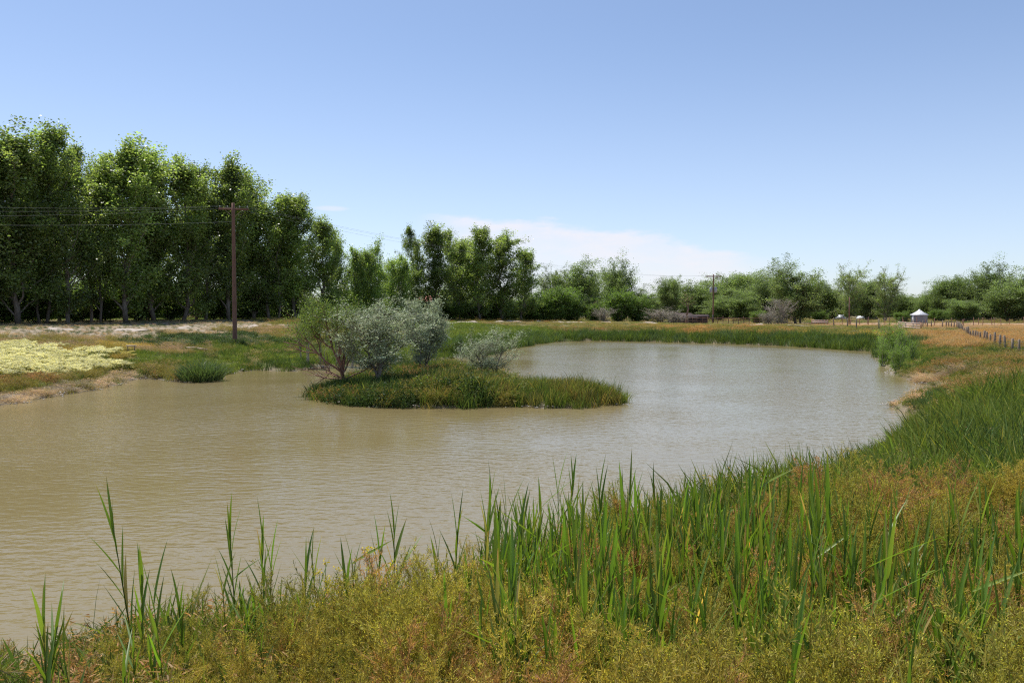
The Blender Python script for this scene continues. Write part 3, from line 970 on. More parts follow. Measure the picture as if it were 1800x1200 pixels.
def cover():
    rng = np.random.RandomState(11)
    bands = [(2.5, 17, 26, 1), (17, 32, 27, 1), (32, 50, 21, 1.0), (50, 75, 9, 1.15), (75, 110, 5.5, 1.35), (110, 160, 2.2, 1.7), (160, 300, .22, 2.6)]
    store = {}
    for r0, r1, dens, sm in bands:
        a = R(38.5)
        area = a * (r1 ** 2 - r0 ** 2)
        n = int(area * dens)
        th = (rng.rand(n) * 2 - 1) * a; r = np.sqrt(r0 ** 2 + rng.rand(n) * (r1 ** 2 - r0 ** 2))
        x = np.sin(th) * r; y = np.cos(th) * r
        bi, d, isld = classify(x, y)
        td = track_dist(x, y)
        keep = (d > 0.02) & (bi != ZID['flix']) & ((td > 1.2) | (rng.rand(n) < .42))
        # reeds may stand in the shallows
        keep |= (bi == ZID['reeds']) & (d > -.35)
        keep |= (isld | (bi == ZID['rushlow'])) & (d > -.30) & (rng.rand(n) < .4)
        keep &= ~((bi == ZID['sage']) & (rng.rand(n) < .3))
        x, y, bi, d = x[keep], y[keep], bi[keep], d[keep]
        patch = fbm(x * .8 + 3, y * .8, 3)
        h = height(x, y)
        for nm, spec in ZS.items():
            m = np.where(bi == ZID[nm])[0]
            if len(m) == 0: continue
            wts = np.array([s[1] for s in spec]); 
            # clump species with noise so patches form
            u = rng.rand(len(m)) * .55 + np.clip((patch[m] - .25) / .5, 0, 1) * .45
            cum = np.cumsum(wts) / wts.sum()
            pick = np.minimum(np.searchsorted(cum, u), len(spec) - 1)
            for j, (kind, wt, lo, hi, tints) in enumerate(spec):
                mm = m[pick == j]
                if len(mm) == 0: continue
                s = (lo + (hi - lo) * rng.rand(len(mm))) * (1 + .4 * (patch[mm] - .5))
                if nm not in ('orange', 'reeds'):
                    s = s * np.where((x[mm] > 8) & (y[mm] > 22) & (y[mm] < 75), 1.25, 1.0)
                    s = s * np.where((x[mm] > 5) & (y[mm] < 75), np.clip(.42 + d[mm] * .28, .42, 1), 1)
                S = np.stack([s * sm, s * sm, s * (1 if nm == 'reeds' else (1, .9, .8, .6, .5)[min(4, int(r0 / 32))])], -1)
                tl = np.array([TI[q] for q in tints])
                tn = np.clip((fbm(x[mm] * .5 + 50, y[mm] * .5, 2) - .3) / .4, 0, .999)
                ti = ((tn * .6 + rng.rand(len(mm)) * .4) * len(tints)).astype(int) % len(tints)
                C = tl[ti] * (1 + (rng.rand(len(mm), 1) - .5) * .4)
                key = (nm if nm in ('cream', 'reeds', 'isl_reed', 'drybrush', 'tallgreen') else ('island' if nm.startswith('isl') else 'bank'), kind)
                st = store.setdefault(key, [[], [], []])
                st[0].append(np.stack([x[mm], y[mm], h[mm] - .02], -1)); st[1].append(S); st[2].append(C)
    names = {'bank': ('grass', 'mixed green and straw coloured grass and herbs on the pond banks'),
             'cream': ('flowers', 'dense patch of creamy yellow flowers on the left bank'),
             'reeds': ('reeds', 'dark green rushes along the far water edge'),
             'isl_reed': ('reeds', 'green reeds on the right hand tip of the island'),
             'island': ('grass', 'tangled dark and golden grass covering the island'),
             'drybrush': ('dry_brush', 'tan dead brush heaped at the right water edge'),
             'tallgreen': ('tall_grass', 'lush tall green grass on the right bank')}
    what = {'short': 'short tufts', 'tall': 'upright blades', 'big': 'long blades', 'seed': 'seed heads', 'rush': 'rush blades', 'forb': 'leafy herbs', 'cream': 'flower heads', 'brush': 'dead stems', 'litter': 'dry litter'}
    for i, ((g, kind), (P, S, C)) in enumerate(sorted(store.items())):
        nm, lb = names[g]
        scatter(nm, kind, np.vstack(P), np.vstack(S), np.vstack(C), lb + ', ' + what[kind], nm.replace('_', ' '), .12, 100 + i)
    # foreground weeds
    n = int(R(40) * (17.5 ** 2 - 2.2 ** 2) * 34)
    th = (rng.rand(n) * 2 - 1) * R(40); r = np.sqrt(2.2 ** 2 + rng.rand(n) * (17.5 ** 2 - 2.2 ** 2))
    x = np.sin(th) * r; y = np.cos(th) * r
    bi, d, isld = classify(x, y)
    k = (bi == ZID['flix']) & (d > .12) & (fbm(x * 1.1, y * 1.1 + 8, 3) > .38)
    x, y, d = x[k], y[k], d[k]; n = len(x)
    s = (.45 + .68 * rng.rand(n)) * (.50 + 1.1 * fbm(x * .8, y * .8, 2))
    s = s * np.clip((x / y + .60) / .08, .25, 1)
    g = fbm(x * .55 + 9, y * .55 + 2, 3)[:, None]
    c = np.array([.39, .34, .10]) * np.clip(g * 2.2 - .6, 0, 1) + np.array([.24, .265, .065]) * (1 - np.clip(g * 2.2 - .6, 0, 1))
    c = np.where((rng.rand(n) < np.where(fbm(x * .9 + 60, y * .9, 3) > .62, .40, .05))[:, None], np.array([.36, .23, .12]), c) * (1 + .35 * (rng.rand(n, 1) - .5))
    scatter('weeds', 'flix', np.stack([x, y, height(x, y) - .03], -1), s, c, 'golden green wispy weeds covering the near bank', 'weeds', .16, 5)
    # undergrowth beneath them
    n = int(R(40) * (17.5 ** 2 - 2.2 ** 2) * 42)
    th = (rng.rand(n) * 2 - 1) * R(40); r = np.sqrt(2.2 ** 2 + rng.rand(n) * (17.5 ** 2 - 2.2 ** 2))
    x = np.sin(th) * r; y = np.cos(th) * r
    bi, d, isld = classify(x, y); k = (bi == ZID['flix']) & (d > 0.0)
    x, y, d = x[k], y[k], d[k]; n = len(x); h = height(x, y) - .01
    q = rng.rand(n) + 1.1 * (fbm(x * .7, y * .7 + 30, 3) - .5)
    crn = x / y < -.57
    q = np.where(crn, .8, q)
    a = q < .45
    tl = np.array([TI[t_] for t_ in ('rust', 'pink', 'tan', 'rust')])
    scatter('litter', 'litter', np.stack([x, y, h], -1)[a], .8 + .6 * rng.rand(a.sum()), tl[rng.randint(0, 4, a.sum())], 'reddish dry plant litter under the near weeds', 'litter', .1, 6)
    a = (q >= .45) & (q < .72)
    tl = np.array([TI[t_] for t_ in ('rust', 'orange', 'tan', 'olive')])
    scatter('dry_grass', 'seed', np.stack([x, y, h], -1)[a], .7 + .5 * rng.rand(a.sum()), tl[rng.randint(0, 4, a.sum())], 'rusty dry grass between the near weeds', 'grass', .15, 7)
    a = (q >= .72) | (d < .35)
    tl = np.array([TI[t_] for t_ in ('g1', 'g2', 'g3')])
    lowc = np.where(crn, .45, 1.0)[a]
    b3 = a & (rng.rand(n) < .30) & ~crn
    scatter('tall_grass', 'tall', np.stack([x, y, h], -1)[b3], .7 + .6 * rng.rand(b3.sum()), tl[rng.randint(0, 3, b3.sum())], 'long green grass mixed among the near weeds', 'grass', .15, 88)
    scatter('grass', 'short', np.stack([x, y, h], -1)[a], (.8 + 1.1 * rng.rand(a.sum())) * lowc, tl[rng.randint(0, 3, a.sum())], 'green grass at the foot of the near weeds', 'grass', .15, 8)
    # pebbles and pale debris along the water line
    n = 60000
    x = rng.uniform(-24, 44, n); y = rng.uniform(6, 112, n)
    d, isld = wdist(x, y)
    k = (np.abs(d - .02) < .16) & (rng.rand(n) < .8)
    x, y = x[k], y[k]; n = len(x)
    scatter('pebbles', 'peb', np.stack([x, y, np.maximum(height(x, y), -.01)], -1), .5 + .9 * rng.rand(n), np.ones((n, 3)), 'pale pebbles and scraps along the water line', 'pebbles', .2, 9)


cover()


# ------------------------------------------------------------------ trees
def gen_tree(seed, H, Rr, t0=.1, n1=34, leafn=20000, ls=.17, clump=.33, up=38, nstem=1, shape='poplar', tr=.16, mat=None, bark=None, asp=.8,
             base=(1, 1, 1), var=.3, spread=.25, n2=5, twig=.014, gap=0.0, droop=0.0):
    rng = np.random.RandomState(seed)
    W = Acc(); Lf = Acc(); cl = []
    for s in range(nstem):
        az0 = rng.rand() * 6.283; hs = H * (1 if s == 0 else .7 + .28 * rng.rand())
        off = np.array([math.cos(az0), math.sin(az0), 0]) * (0 if nstem == 1 else .12 * Rr + .1)
        ln = np.array([math.cos(az0), math.sin(az0), 0]) * (0 if nstem == 1 else spread * hs)
        k = 11; tt = np.linspace(0, 1, k)
        P = off[None] + tt[:, None] ** 1.2 * ln[None] + np.stack([np.zeros(k), np.zeros(k), tt * hs * .97], -1)
        P[1:] += np.cumsum(rng.randn(k - 1, 3) * (.012 * H, .012 * H, 0), 0)
        rad = tr * (1 - tt) ** .8 * (1 if s == 0 else .75) + .015
        P[0, 2] -= .25
        W.tube(P, rad, 7)
        m = int(n1 / (1 if nstem == 1 else nstem ** .6))
        for i in range(m):
            t = t0 + (1 - t0) * ((i + rng.rand()) / m)
            if shape == 'poplar': pr = min(1, (t - t0) * 4.5 + .45) * (1 - t ** 1.5) ** .75 * (1.0 + .30 * math.sin(t * 9 + seed))
            elif shape == 'broad': pr = min(1, (t - t0) * 3 + .35) * (1 - t ** 3) ** .5
            elif shape == 'round': pr = math.sin(math.pi * min(1, max(.04, (t - t0) / (1 - t0) * .93 + .07))) ** .55
            elif shape == 'vase': pr = .35 + .65 * t
            else: pr = 1 - t * .6
            b = np.array([np.interp(t, tt, P[:, q]) for q in range(3)])
            rb = np.interp(t, tt, rad)
            a = i * 2.4 + rng.rand() * 1.2 + s
            L = Rr * pr * (.65 + .5 * rng.rand()) + .05 * Rr
            ph = R(up + rng.randn() * 10 + 22 * t)
            d = np.array([math.cos(a) * math.cos(ph), math.sin(a) * math.cos(ph), math.sin(ph)])
            u = np.linspace(0, 1, 6)
            LL = L / max(.35, math.cos(ph))
            LL = min(LL, Rr * 1.6)
            Pb = b[None] + d[None] * (u * LL)[:, None] + np.cumsum(rng.randn(6, 3) * LL * .035, 0) * (u > 0)[:, None]
            Pb[:, 2] += (u ** 2) * LL * (.12 - droop)
            W.tube(Pb, np.maximum(rb * .45 * (1 - u), 0) + twig * .7, 5, cap=False)
            if rng.rand() < gap: continue
            bright = .70 + .6 * rng.rand()
            for uu in np.linspace(.3 if shape != 'poplar' else .45, 1.0, 6 if shape != 'poplar' else 4):
                cl.append((np.array([np.interp(uu, u, Pb[:, q]) for q in range(3)]), .8 + .3 * uu, bright))
            for q in range(n2):
                uu = .25 + .7 * rng.rand()
                b2 = np.array([np.interp(uu, u, Pb[:, z]) for z in range(3)])
                d2 = d + rng.randn(3) * .75; d2[2] += .15 - droop; d2 /= np.linalg.norm(d2)
                L2 = LL * (.25 + .3 * rng.rand())
                P2 = b2[None] + d2[None] * (np.linspace(0, 1, 3) * L2)[:, None]
                P2[2, 2] += L2 * (.1 - droop)
                W.tube(P2, [twig * 1.2, twig * .9, twig * .5], 4, cap=False)
                br = bright * (.85 + .3 * rng.rand())
                for z in (.5, .8, 1.05): cl.append((b2 + d2 * L2 * z, 1.0, br))
        for z in np.linspace(.85, 1.0, 5):
            cl.append((np.array([np.interp(z, tt, P[:, q]) for q in range(3)]), .7, 1.0))
    cc = np.array([c[0] for c in cl]); wv = np.array([c[1] for c in cl]); br = np.array([c[2] for c in cl])
    idx = rng.choice(len(cc), leafn, p=wv / wv.sum())
    cs = clump * (.35 + .75 * rng.rand(len(cc)))
    el_ = 1.5 if shape == 'poplar' else .8
    Pn = cc[idx] + np.clip(rng.randn(leafn, 3), -1.9, 1.9) * cs[idx][:, None] * (1, 1, el_)
    Pn[:, 2] = np.maximum(Pn[:, 2], .05)
    C = np.array(base)[None] * (br[idx] * (1 + (rng.rand(leafn) ** 1.6 - .4) * 2.6 * var))[:, None] * (1 + (rng.rand(leafn, 3) - .5) * .14)
    Nn = rng.randn(leafn, 3) + (0, 0, .55)
    Lf.leaves(Pn, Nn, ls * (.6 + .8 * rng.rand(leafn)), asp, C, rng)
    z = Pn[:, 2]
    return W.mesh('trunk', bark or M_bark, True), Lf.mesh('crown', mat), float(np.percentile(z, 99.7)), float(np.percentile(np.abs(Pn[:, :2]).max(1), 97))


print('trees...')
KT = {}
KT['poplar'] = [gen_tree(200 + i, 18, 2.9, .035, 42, 30000, .185, .36, (50, 56, 46, 53)[i], 1, 'poplar', .17, M_poplar) for i in range(4)] + \
               [gen_tree(210, 18, 2.6, .04, 34, 24000, .17, .34, 54, 2, 'poplar', .14, M_poplar, spread=.07, gap=.15)]
KT['young'] = [gen_tree(220 + i, 12, 2.4, .02, 36, 22000, .17, .36, 42, 2 + i, 'poplar', .10, M_poplar, spread=.08, base=(1.05, 1.1, 1)) for i in range(3)]
KT['cotton'] = [gen_tree(230 + i, 14, 5.6, .05, 54, 46000, .29, 1.0, 40, 2, 'round', .34, M_cotton, spread=.12, n2=3) for i in range(4)]
KT['airy'] = [gen_tree(240, 14, 5.2, .10, 30, 20000, .26, .55, 34, 2, 'round', .36, M_cotton, bark=M_bark_grey, spread=.14, n2=9, twig=.035, base=(1.1, 1.05, 1.1))]
KT['bush'] = [gen_tree(250 + i, 6, 2.6, .01, 34, 22000, .19, .42, 40, 5, 'broad', .06, M_bush, spread=.18, n2=5) for i in range(3)]
KT['dead'] = [gen_tree(260 + i, 4.5, 1.7, .04, 26, 2200, .12, .3, 48, 6, 'vase', .04, M_silver, bark=M_bark_grey, spread=.16, n2=11, twig=.020, base=(.7, .6, .6)) for i in range(2)]
KT['snag'] = [gen_tree(265, 9, 1.4, .65, 8, 500, .14, .25, 50, 1, 'vase', .24, M_cotton, bark=M_redwood, n2=3, twig=.03)]


def tree(kind, px, dist, topy, width, label, var=0, group=None, rz=None, name=None, cat='tree', basepy=None):
    tr_, cr_, h0, w0_ = KT[kind][var % len(KT[kind])]
    b = at(px, 600, dist); x, y = b[0], b[1]
    z = gz(x, y) if dist < 150 else min(gz(x, y), 1.6)
    top = at(px, topy, dist)[2]
    sz = (top - z) / h0; sx = (width * .5) / w0_ if width else sz
    nm = name or {'poplar': 'poplar_tree', 'young': 'poplar_tree', 'cotton': 'cottonwood_tree', 'airy': 'cottonwood_tree', 'bush': 'bush', 'dead': 'dead_shrub', 'snag': 'dead_tree'}[kind]
    e = empty(nm, (x, y, z), rz if rz is not None else random.uniform(0, 6.28))
    e.scale = (sx, sx, sz)
    tag(e, label, cat, group)
    obj('trunk', tr_, e); obj('crown', cr_, e)
    return e


GL = 'poplars of the left grove'
# front row of the grove, left to right
rows = [(-110, 68, 215, 7, 0, 'poplar mostly cut off by the left edge of the photo'),
        (-40, 71, 240, 6.5, 2, 'poplar whose right half shows at the left edge of the grove'),
        (32, 73, 226, 6.0, 1, 'tall poplar with a thin forked tip, nearest the left edge'),
        (74, 77, 258, 5.5, 4, 'slightly lower poplar between the two tallest peaks at far left'),
        (120, 76, 222, 6.0, 0, 'poplar with the broad full peak, the highest on the left'),
        (168, 80, 252, 5.5, 4, 'thin crowned poplar with grey branches showing, right of the highest peak'),
        (222, 81, 241, 6.2, 3, 'poplar with a pointed top above the middle of the cream flower patch end'),
        (272, 86, 262, 6.0, 1, 'poplar with a sloping shoulder, second left of the notch over the bank'),
        (322, 88, 282, 6.0, 2, 'lower poplar with loose sparse top left of the utility pole'),
        (362, 92, 290, 5.5, 0, 'poplar just left of the brown utility pole with a rounded top'),
        (402, 94, 273, 5.6, 3, 'poplar with a narrow spire directly behind the brown utility pole'),
        (446, 99, 335, 6, 1, 'short poplar filling the dip right of the utility pole'),
        (482, 99, 308, 7.2, 4, 'wide poplar with two soft lobes right of the utility pole'),
        (522, 102, 345, 6.8, 0, 'poplar leaning over the grove end, second from its right end'),
        (560, 105, 383, 5.0, 2, 'small poplar bulging out at the right end of the grove')]
for px, di, ty, wd, v, lb in rows:
    tree('poplar', px, di, ty, wd * 1.22, lb, v, GL)
rng = np.random.RandomState(5)
for i in range(9):
    px = -120 + i * 76 + rng.randint(-10, 10)
    di = 82 + max(0, px) * .055 + rng.rand() * 6
    ty = np.interp(px, [-120, 120, 400, 560], [265, 262, 320, 410]) + rng.rand() * 25
    tree('poplar', px, di, ty, 6.5, 'shaded poplar standing behind the front row of the left grove', rng.randint(0, 5), 'poplars in the shade behind the left grove')
for i in range(10):
    px = -60 + i * 62 + rng.randint(-14, 14)
    di = 72 + max(0, px) * .062 + rng.rand() * 2 + 1.5
    tree('bush', px, di, 480 + rng.randint(-18, 34) + max(0, px) * .04, 6.0, 'green suckering bush at the foot of the left grove', rng.randint(0, 3), 'bushes under the left grove', cat='bush')

GM = 'middle poplars beyond the island'
for px, di, ty, wd, k, v, lb in [
        (600, 112, 418, 4.2, 'young', 0, 'young poplar with a thin top right of the big left grove'),
        (628, 114, 436, 4.2, 'young', 2, 'low young poplar between two thin tops right of the left grove'),
        (657, 115, 420, 4.6, 'young', 1, 'young poplar with a rounded top above the green sapling thicket'),
        (692, 118, 450, 4.6, 'young', 2, 'lowest young poplar in the dip before the middle clump'),
        (716, 122, 474, 4.6, 'young', 0, 'short leafy poplar at the left foot of the middle clump'),
        (734, 126, 400, 4.6, 'poplar', 4, 'slim poplar forming the left peak of the middle clump'),
        (768, 128, 396, 6.5, 'poplar', 1, 'tall poplar with dark trunks showing, left part of the middle clump'),
        (803, 131, 404, 6.0, 'poplar', 4, 'paler thin poplar in the centre of the middle clump'),
        (845, 131, 401, 7.5, 'poplar', 0, 'broad yellowish green poplar right of the clump centre'),
        (884, 133, 409, 7.5, 'poplar', 3, 'dense dark poplar on the right half of the middle clump'),
        (918, 135, 438, 6.0, 'poplar', 2, 'lower poplar closing the right end of the middle clump'),
        (822, 139, 420, 9.0, 'poplar', 2, 'poplar hidden at the back of the middle clump'),
        (640, 126, 455, 8.0, 'young', 1, 'poplar hidden behind the young ones right of the left grove'),
        (700, 130, 470, 8.0, 'young', 0, 'poplar standing in the gap behind the middle clump')]:
    tree(k, px, di, ty, wd, lb, v, GM)

for px, di, ty, wd, k, v, lb in [
        (964, 178, 468, 9, 'airy', 0, 'thin distant cottonwood right behind the middle clump'),
        (1010, 175, 461, 12, 'cotton', 0, 'dark round cottonwood right of the middle clump'),
        (1042, 180, 492, 9, 'cotton', 2, 'low cottonwood beneath the gap left of the lone round tree'),
        (1081, 190, 458, 11, 'cotton', 1, 'lone round cottonwood rising above its neighbours under the cloud'),
        (1140, 190, 508, 13, 'cotton', 3, 'low cottonwood right of the lone round tree'),
        (1176, 178, 490, 7, 'cotton', 2, 'ragged narrow cottonwood with a tufted top'),
        (1212, 235, 500, 18, 'cotton', 0, 'distant cottonwood left of the pole with two transformers'),
        (1248, 240, 494, 17, 'cotton', 1, 'distant cottonwood directly behind the pole with two transformers'),
        (1262, 205, 522, 11, 'cotton', 3, 'low pale green tree at the foot of the transformer pole'),
        (1290, 245, 482, 20, 'cotton', 2, 'distant rounded cottonwood right of the transformer pole'),
        (1330, 250, 478, 20, 'cotton', 3, 'distant cottonwood on the highest part of the hill line'),
        (1308, 200, 512, 12, 'cotton', 0, 'mid green cottonwood behind the corral fence'),
        (1347, 205, 488, 12, 'cotton', 1, 'olive green cottonwood left of the big spreading one'),
        (1404, 168, 459, 13.5, 'cotton', 3, 'big spreading cottonwood with its dark trunk foot showing by the track'),
        (1445, 200, 492, 12, 'cotton', 0, 'cottonwood filling between the big spreading one and its right neighbour'),
        (1484, 190, 468, 10.5, 'airy', 0, 'open crowned cottonwood with forked limbs behind the thin bare pole'),
        (1520, 215, 495, 11, 'cotton', 2, 'dark cottonwood between the two open crowned ones'),
        (1552, 190, 474, 9.5, 'airy', 0, 'fan shaped cottonwood with bare grey branch tips'),
        (1590, 240, 518, 12, 'cotton', 1, 'small far cottonwood left of the round metal shed'),
        (1628, 232, 512, 10, 'cotton', 3, 'thin topped cottonwood above the round metal shed'),
        (1655, 225, 492, 13, 'cotton', 2, 'cottonwood with a soft dome right of the metal shed'),
        (1697, 220, 490, 13, 'cotton', 0, 'cottonwood left of the highest tree in the right group'),
        (1736, 215, 465, 14, 'cotton', 1, 'highest cottonwood of the right group'),
        (1775, 190, 482, 15, 'cotton', 3, 'broad light green cottonwood near the right edge'),
        (1835, 200, 472, 15, 'cotton', 0, 'cottonwood cut off by the right edge of the photo'),
        (1700, 185, 530, 10, 'cotton', 2, 'low spreading tree in front of the right group')]:
    tree(k, px, di, ty - 4, wd * .86, lb, v, 'far cottonwoods')
for i, px in enumerate(range(1180, 1640, 42)):
    tree('cotton', px + rng.randint(-8, 8), 262 + rng.rand() * 12, 508 + rng.randint(0, 14), 18, 'distant cottonwood hidden behind the nearer far ones', i, 'cottonwoods of the back line')
for i, px in enumerate(range(1640, 1860, 44)):
    tree('cotton', px + rng.randint(-8, 8), 242 + rng.rand() * 12, 512 + rng.randint(0, 14), 16, 'distant cottonwood at the back of the right group', i, 'cottonwoods at the back right')
for i, px in enumerate(range(-40, 1000, 58)):
    tree('cotton', px + rng.randint(-8, 8), 165 + rng.rand() * 20, 505 + rng.randint(0, 18), 15, 'distant tree seen only through gaps beneath the left and middle poplars', i, 'trees behind the poplars')
for i, px in enumerate(range(590, 950, 34)):
    tree('bush', px + rng.randint(-6, 6), np.interp(px, [590, 950], [112, 138]) + 3, 528 + rng.randint(-8, 14), 5.0, 'bush in the shade beneath the middle poplars', i, 'bushes under the middle poplars', cat='bush')
for px, di, ty, wd, k, v, lb in [
        (972, 142, 502, 7.5, 'bush', 0, 'bright green willow bush right of the middle clump'),
        (1000, 146, 506, 6.5, 'bush', 1, 'bright green willow bush below the dark round cottonwood'),
        (945, 140, 520, 5, 'bush', 2, 'green bush tucked against the right end of the middle clump'),
        (1046, 146, 530, 3.6, 'bush', 2, 'small upright green bush below the lone round tree'),
        (1088, 146, 504, 6.5, 'bush', 1, 'dense bluish green bush right below the lone round tree'),
        (1120, 148, 516, 6.0, 'bush', 0, 'green bush on the right of the dense bluish one'),
        (1330, 165, 545, 3.2, 'bush', 2, 'green bush behind the right part of the corral'),
        (1440, 172, 545, 3.4, 'bush', 1, 'green bush beside the big spreading cottonwood'),
        (1650, 180, 543, 4.5, 'bush', 0, 'green bush right of the round metal shed'),
        (1585, 175, 546, 3.6, 'bush', 1, 'green bush left of the round metal shed')]:
    tree(k, px, di, ty, wd, lb, v, 'bushes along the far track', cat='bush')
for px, di, ty, wd, v, lb in [
        (1063, 140, 540, 4.0, 0, 'pinkish grey dead shrub between two green bushes'),
        (1160, 138, 538, 6.0, 1, 'silvery grey half dead shrub left of the dark shed'),
        (1190, 140, 550, 4.0, 0, 'low grey shrub against the dark shed'),
        (1372, 140, 524, 5.0, 0, 'pinkish grey bare shrub left of the big spreading cottonwood'),
        (1350, 138, 545, 3.5, 1, 'low grey shrub at the right end of the corral')]:
    tree('dead', px, di, ty, wd, lb, v, 'dead shrubs by the far track', cat='shrub')
tree('snag', 1208, 150, 515, 3, 'leaning dead tree trunk with a few leaves beside the dark shed', 0)

# ---- plants of the island and near banks
def single(name, x, y, meshes, label, cat, H=None, rz=0, group=None, sxy=None):
    tr_, cr_, h0, w0_ = meshes
    z = gz(x, y)
    e = empty(name, (x, y, z), rz)
    s = H / h0 if H else 1
    e.scale = (sxy or s, sxy or s, s)
    tag(e, label, cat, group)
    obj('trunk', tr_, e); obj('crown', cr_, e)
    return e


def olive(seed, n=9000, ls=.085, nst=3, gap=0.0):
    return gen_tree(seed, 3.6, 1.4, .26, 30, n, ls, .17, 40, nst, 'round', .06, M_silver, bark=M_bark, asp=.38, var=.35, spread=.14, n2=7, twig=.008, gap=gap, droop=.03)


p = at(668, 600, 33.6); single('russian_olive', p[0], p[1], olive(301, 17000, .10), 'silvery green olive bush standing at the left front of the island', 'bush', 3.75, 0, 'silvery bushes of the island', 1.22)
p = at(738, 600, 39.8); single('russian_olive', p[0], p[1], olive(302, 21000, .11), 'palest silver bush, tallest on the island, behind the front one', 'bush', 4.25, 1, 'silvery bushes of the island', .78)
p = at(858, 600, 38.0); single('russian_olive', p[0], p[1], olive(303, 11000, .105), 'small silvery bush at the right rear of the island', 'bush', 2.75, 2, 'silvery bushes of the island', .8)
p = at(806, 600, 64); single('willow_bush', p[0], p[1], gen_tree(305, 1.6, 1.0, .02, 24, 5000, .10, .12, 40, 5, 'broad', .03, M_bush, asp=.4, spread=.15, twig=.006, base=(.55, .62, .8)), 'low dark grey green bush on the bank behind the island, between two silvery bushes', 'bush', 1.7)
# bare reddish tree, leafy only at the top
def bare_tree():
    rng = np.random.RandomState(44); W = Acc(); Lf = Acc()
    tips = []

    def grow(b, d, L, r, lv):
        k = 5; u = np.linspace(0, 1, k)
        P = b[None] + d[None] * (u * L)[:, None] + np.cumsum(rng.randn(k, 3) * L * .035, 0) * (u > 0)[:, None]
        P[:, 2] += u ** 2 * L * .08
        W.tube(P, r * (1 - .45 * u), 6 if lv < 2 else 4, cap=False)
        if lv >= 3:
            tips.append((P[-1], d, lv)); tips.append((P[2], d, lv)); return
        for q in range((3, 3, 4)[lv] + (rng.rand() < .5)):
            uu = rng.uniform(.45, 1); bb = np.array([np.interp(uu, u, P[:, z]) for z in range(3)])
            dd = d + rng.randn(3) * (.42, .45, .5)[lv]; dd[2] += .22; dd /= np.linalg.norm(dd)
            grow(bb, dd, L * rng.uniform(.55, .8), r * .52, lv + 1)
    grow(np.array([0, 0, -.15]), np.array([-.28, .0, .96]), .95, .085, 0)
    for d in ((-.45, .1, .88), (-.15, -.1, .97), (.25, .2, .93), (-.75, 0, .6)):
        d = np.array(d); d /= np.linalg.norm(d)
        grow(np.array([-.22, 0, .7]), d, 1.45, .05, 1)
    for d in ((-.95, .1, .12), (-.9, -.3, .3), (.85, .0, .45), (-.8, .5, .2)):
        d = np.array(d); d /= np.linalg.norm(d)
        grow(np.array([-.1, 0, .45]), d, 1.1, .03, 2)
    T = np.array([t[0] for t in tips]); T = T[T[:, 2] > 2.0]
    n = 8000; idx = rng.randint(0, len(T), n)
    P = T[idx] + rng.randn(n, 3) * (.16, .16, .2)
    Lf.leaves(P, rng.randn(n, 3), .07 * (.6 + .8 * rng.rand(n)), .4, jitc(rng, n, (1, 1, 1), .3), rng)
    return W.mesh('trunk', M_bark_red, True), Lf.mesh('crown', M_sapling), 3.75, 1.5


p = at(612, 600, 34.5); single('tamarisk_tree', p[0], p[1], bare_tree(), 'bare reddish forked tree with green leaves only on top, left end of the island', 'tree', 4.2)
# thicket of pale stemmed saplings behind it
tm = [gen_tree(310 + i, 5.2, 1.0, .30, 18, 4600, .11, .20, 55, 3, 'vase', .032, M_sapling, bark=M_bark_grey, asp=.5, spread=.10, n2=4, twig=.007) for i in range(3)]
for px, di, ty, v, lb in [(540, 51, 515, 0, 'tallest leafy sapling at the left of the thicket behind the bare red tree'),
                          (565, 52, 545, 1, 'second sapling from the left in the thicket behind the bare tree'),
                          (592, 53, 535, 2, 'sapling in the middle of the thicket, right behind the bare red tree'),
                          (618, 52, 548, 0, 'low green sapling at the right of the thicket'),
                          (528, 53, 560, 2, 'thin grey stemmed sapling at the outer left of the thicket')]:
    b = at(px, 600, di); z = gz(b[0], b[1]); top = at(px, ty, di)[2]
    single('sapling_tree', b[0], b[1], tm[v], lb, 'sapling', top - z, v * 1.3, 'saplings of the thicket')
# light green saplings at the right corner of the pond
for px, di, ty, v, lb in [(1566, 56, 571, 1, 'tallest feathery light green sapling at the right far corner of the pond'),
                          (1588, 52, 584, 2, 'light green sapling right of the tallest feathery one at the corner'),
                          (1551, 53, 600, 0, 'low light green sapling leaning over the water at the right corner'),
                          (1578, 46, 612, 1, 'nearest light green sapling at the waterline of the right corner'),
                          (1606, 49, 604, 2, 'bushy light green sapling at the right end of the corner thicket')]:
    b = at(px, 600, di); z = gz(b[0], b[1]); top = at(px, ty - 6, di)[2]
    KB = gen_tree(320 + v, 2.6, .9, .02, 24, 6500, .11, .19, 50, 4, 'vase', .02, M_sapling, bark=M_bark_grey, asp=.35, spread=.12, n2=4, twig=.006, base=(1.25, 1.4, 1.1))
    single('willow_sapling', b[0], b[1], KB, lb, 'sapling', (top - z) * 1.08, v, 'saplings at the pond corner')


def round_rush(name, x, y, rad, h, n, tint, label, cat):
    rng = np.random.RandomState(61); A = Acc()
    a = rng.rand(n) * 6.283; rr = rad * np.sqrt(rng.rand(n)) * .95
    B = np.stack([np.cos(a) * rr, np.sin(a) * rr, np.zeros(n)], -1)
    D = np.stack([np.cos(a) * rr / rad * .30, np.sin(a) * rr / rad * .30, np.ones(n)], -1) + rng.randn(n, 3) * .12
    D /= np.linalg.norm(D, axis=1)[:, None]
    A.blades(B, D, h * (.45 + .6 * rng.rand(n)) * (1 - .5 * (rr / rad) ** 2), np.full(n, .03), .1 + .45 * rng.rand(n), jitc(rng, n, tint, .5), 4, rng)
    o = obj(name, A.mesh(name, M_clump), None, (x, y, gz(x, y) - .03))
    tag(o, label, cat)


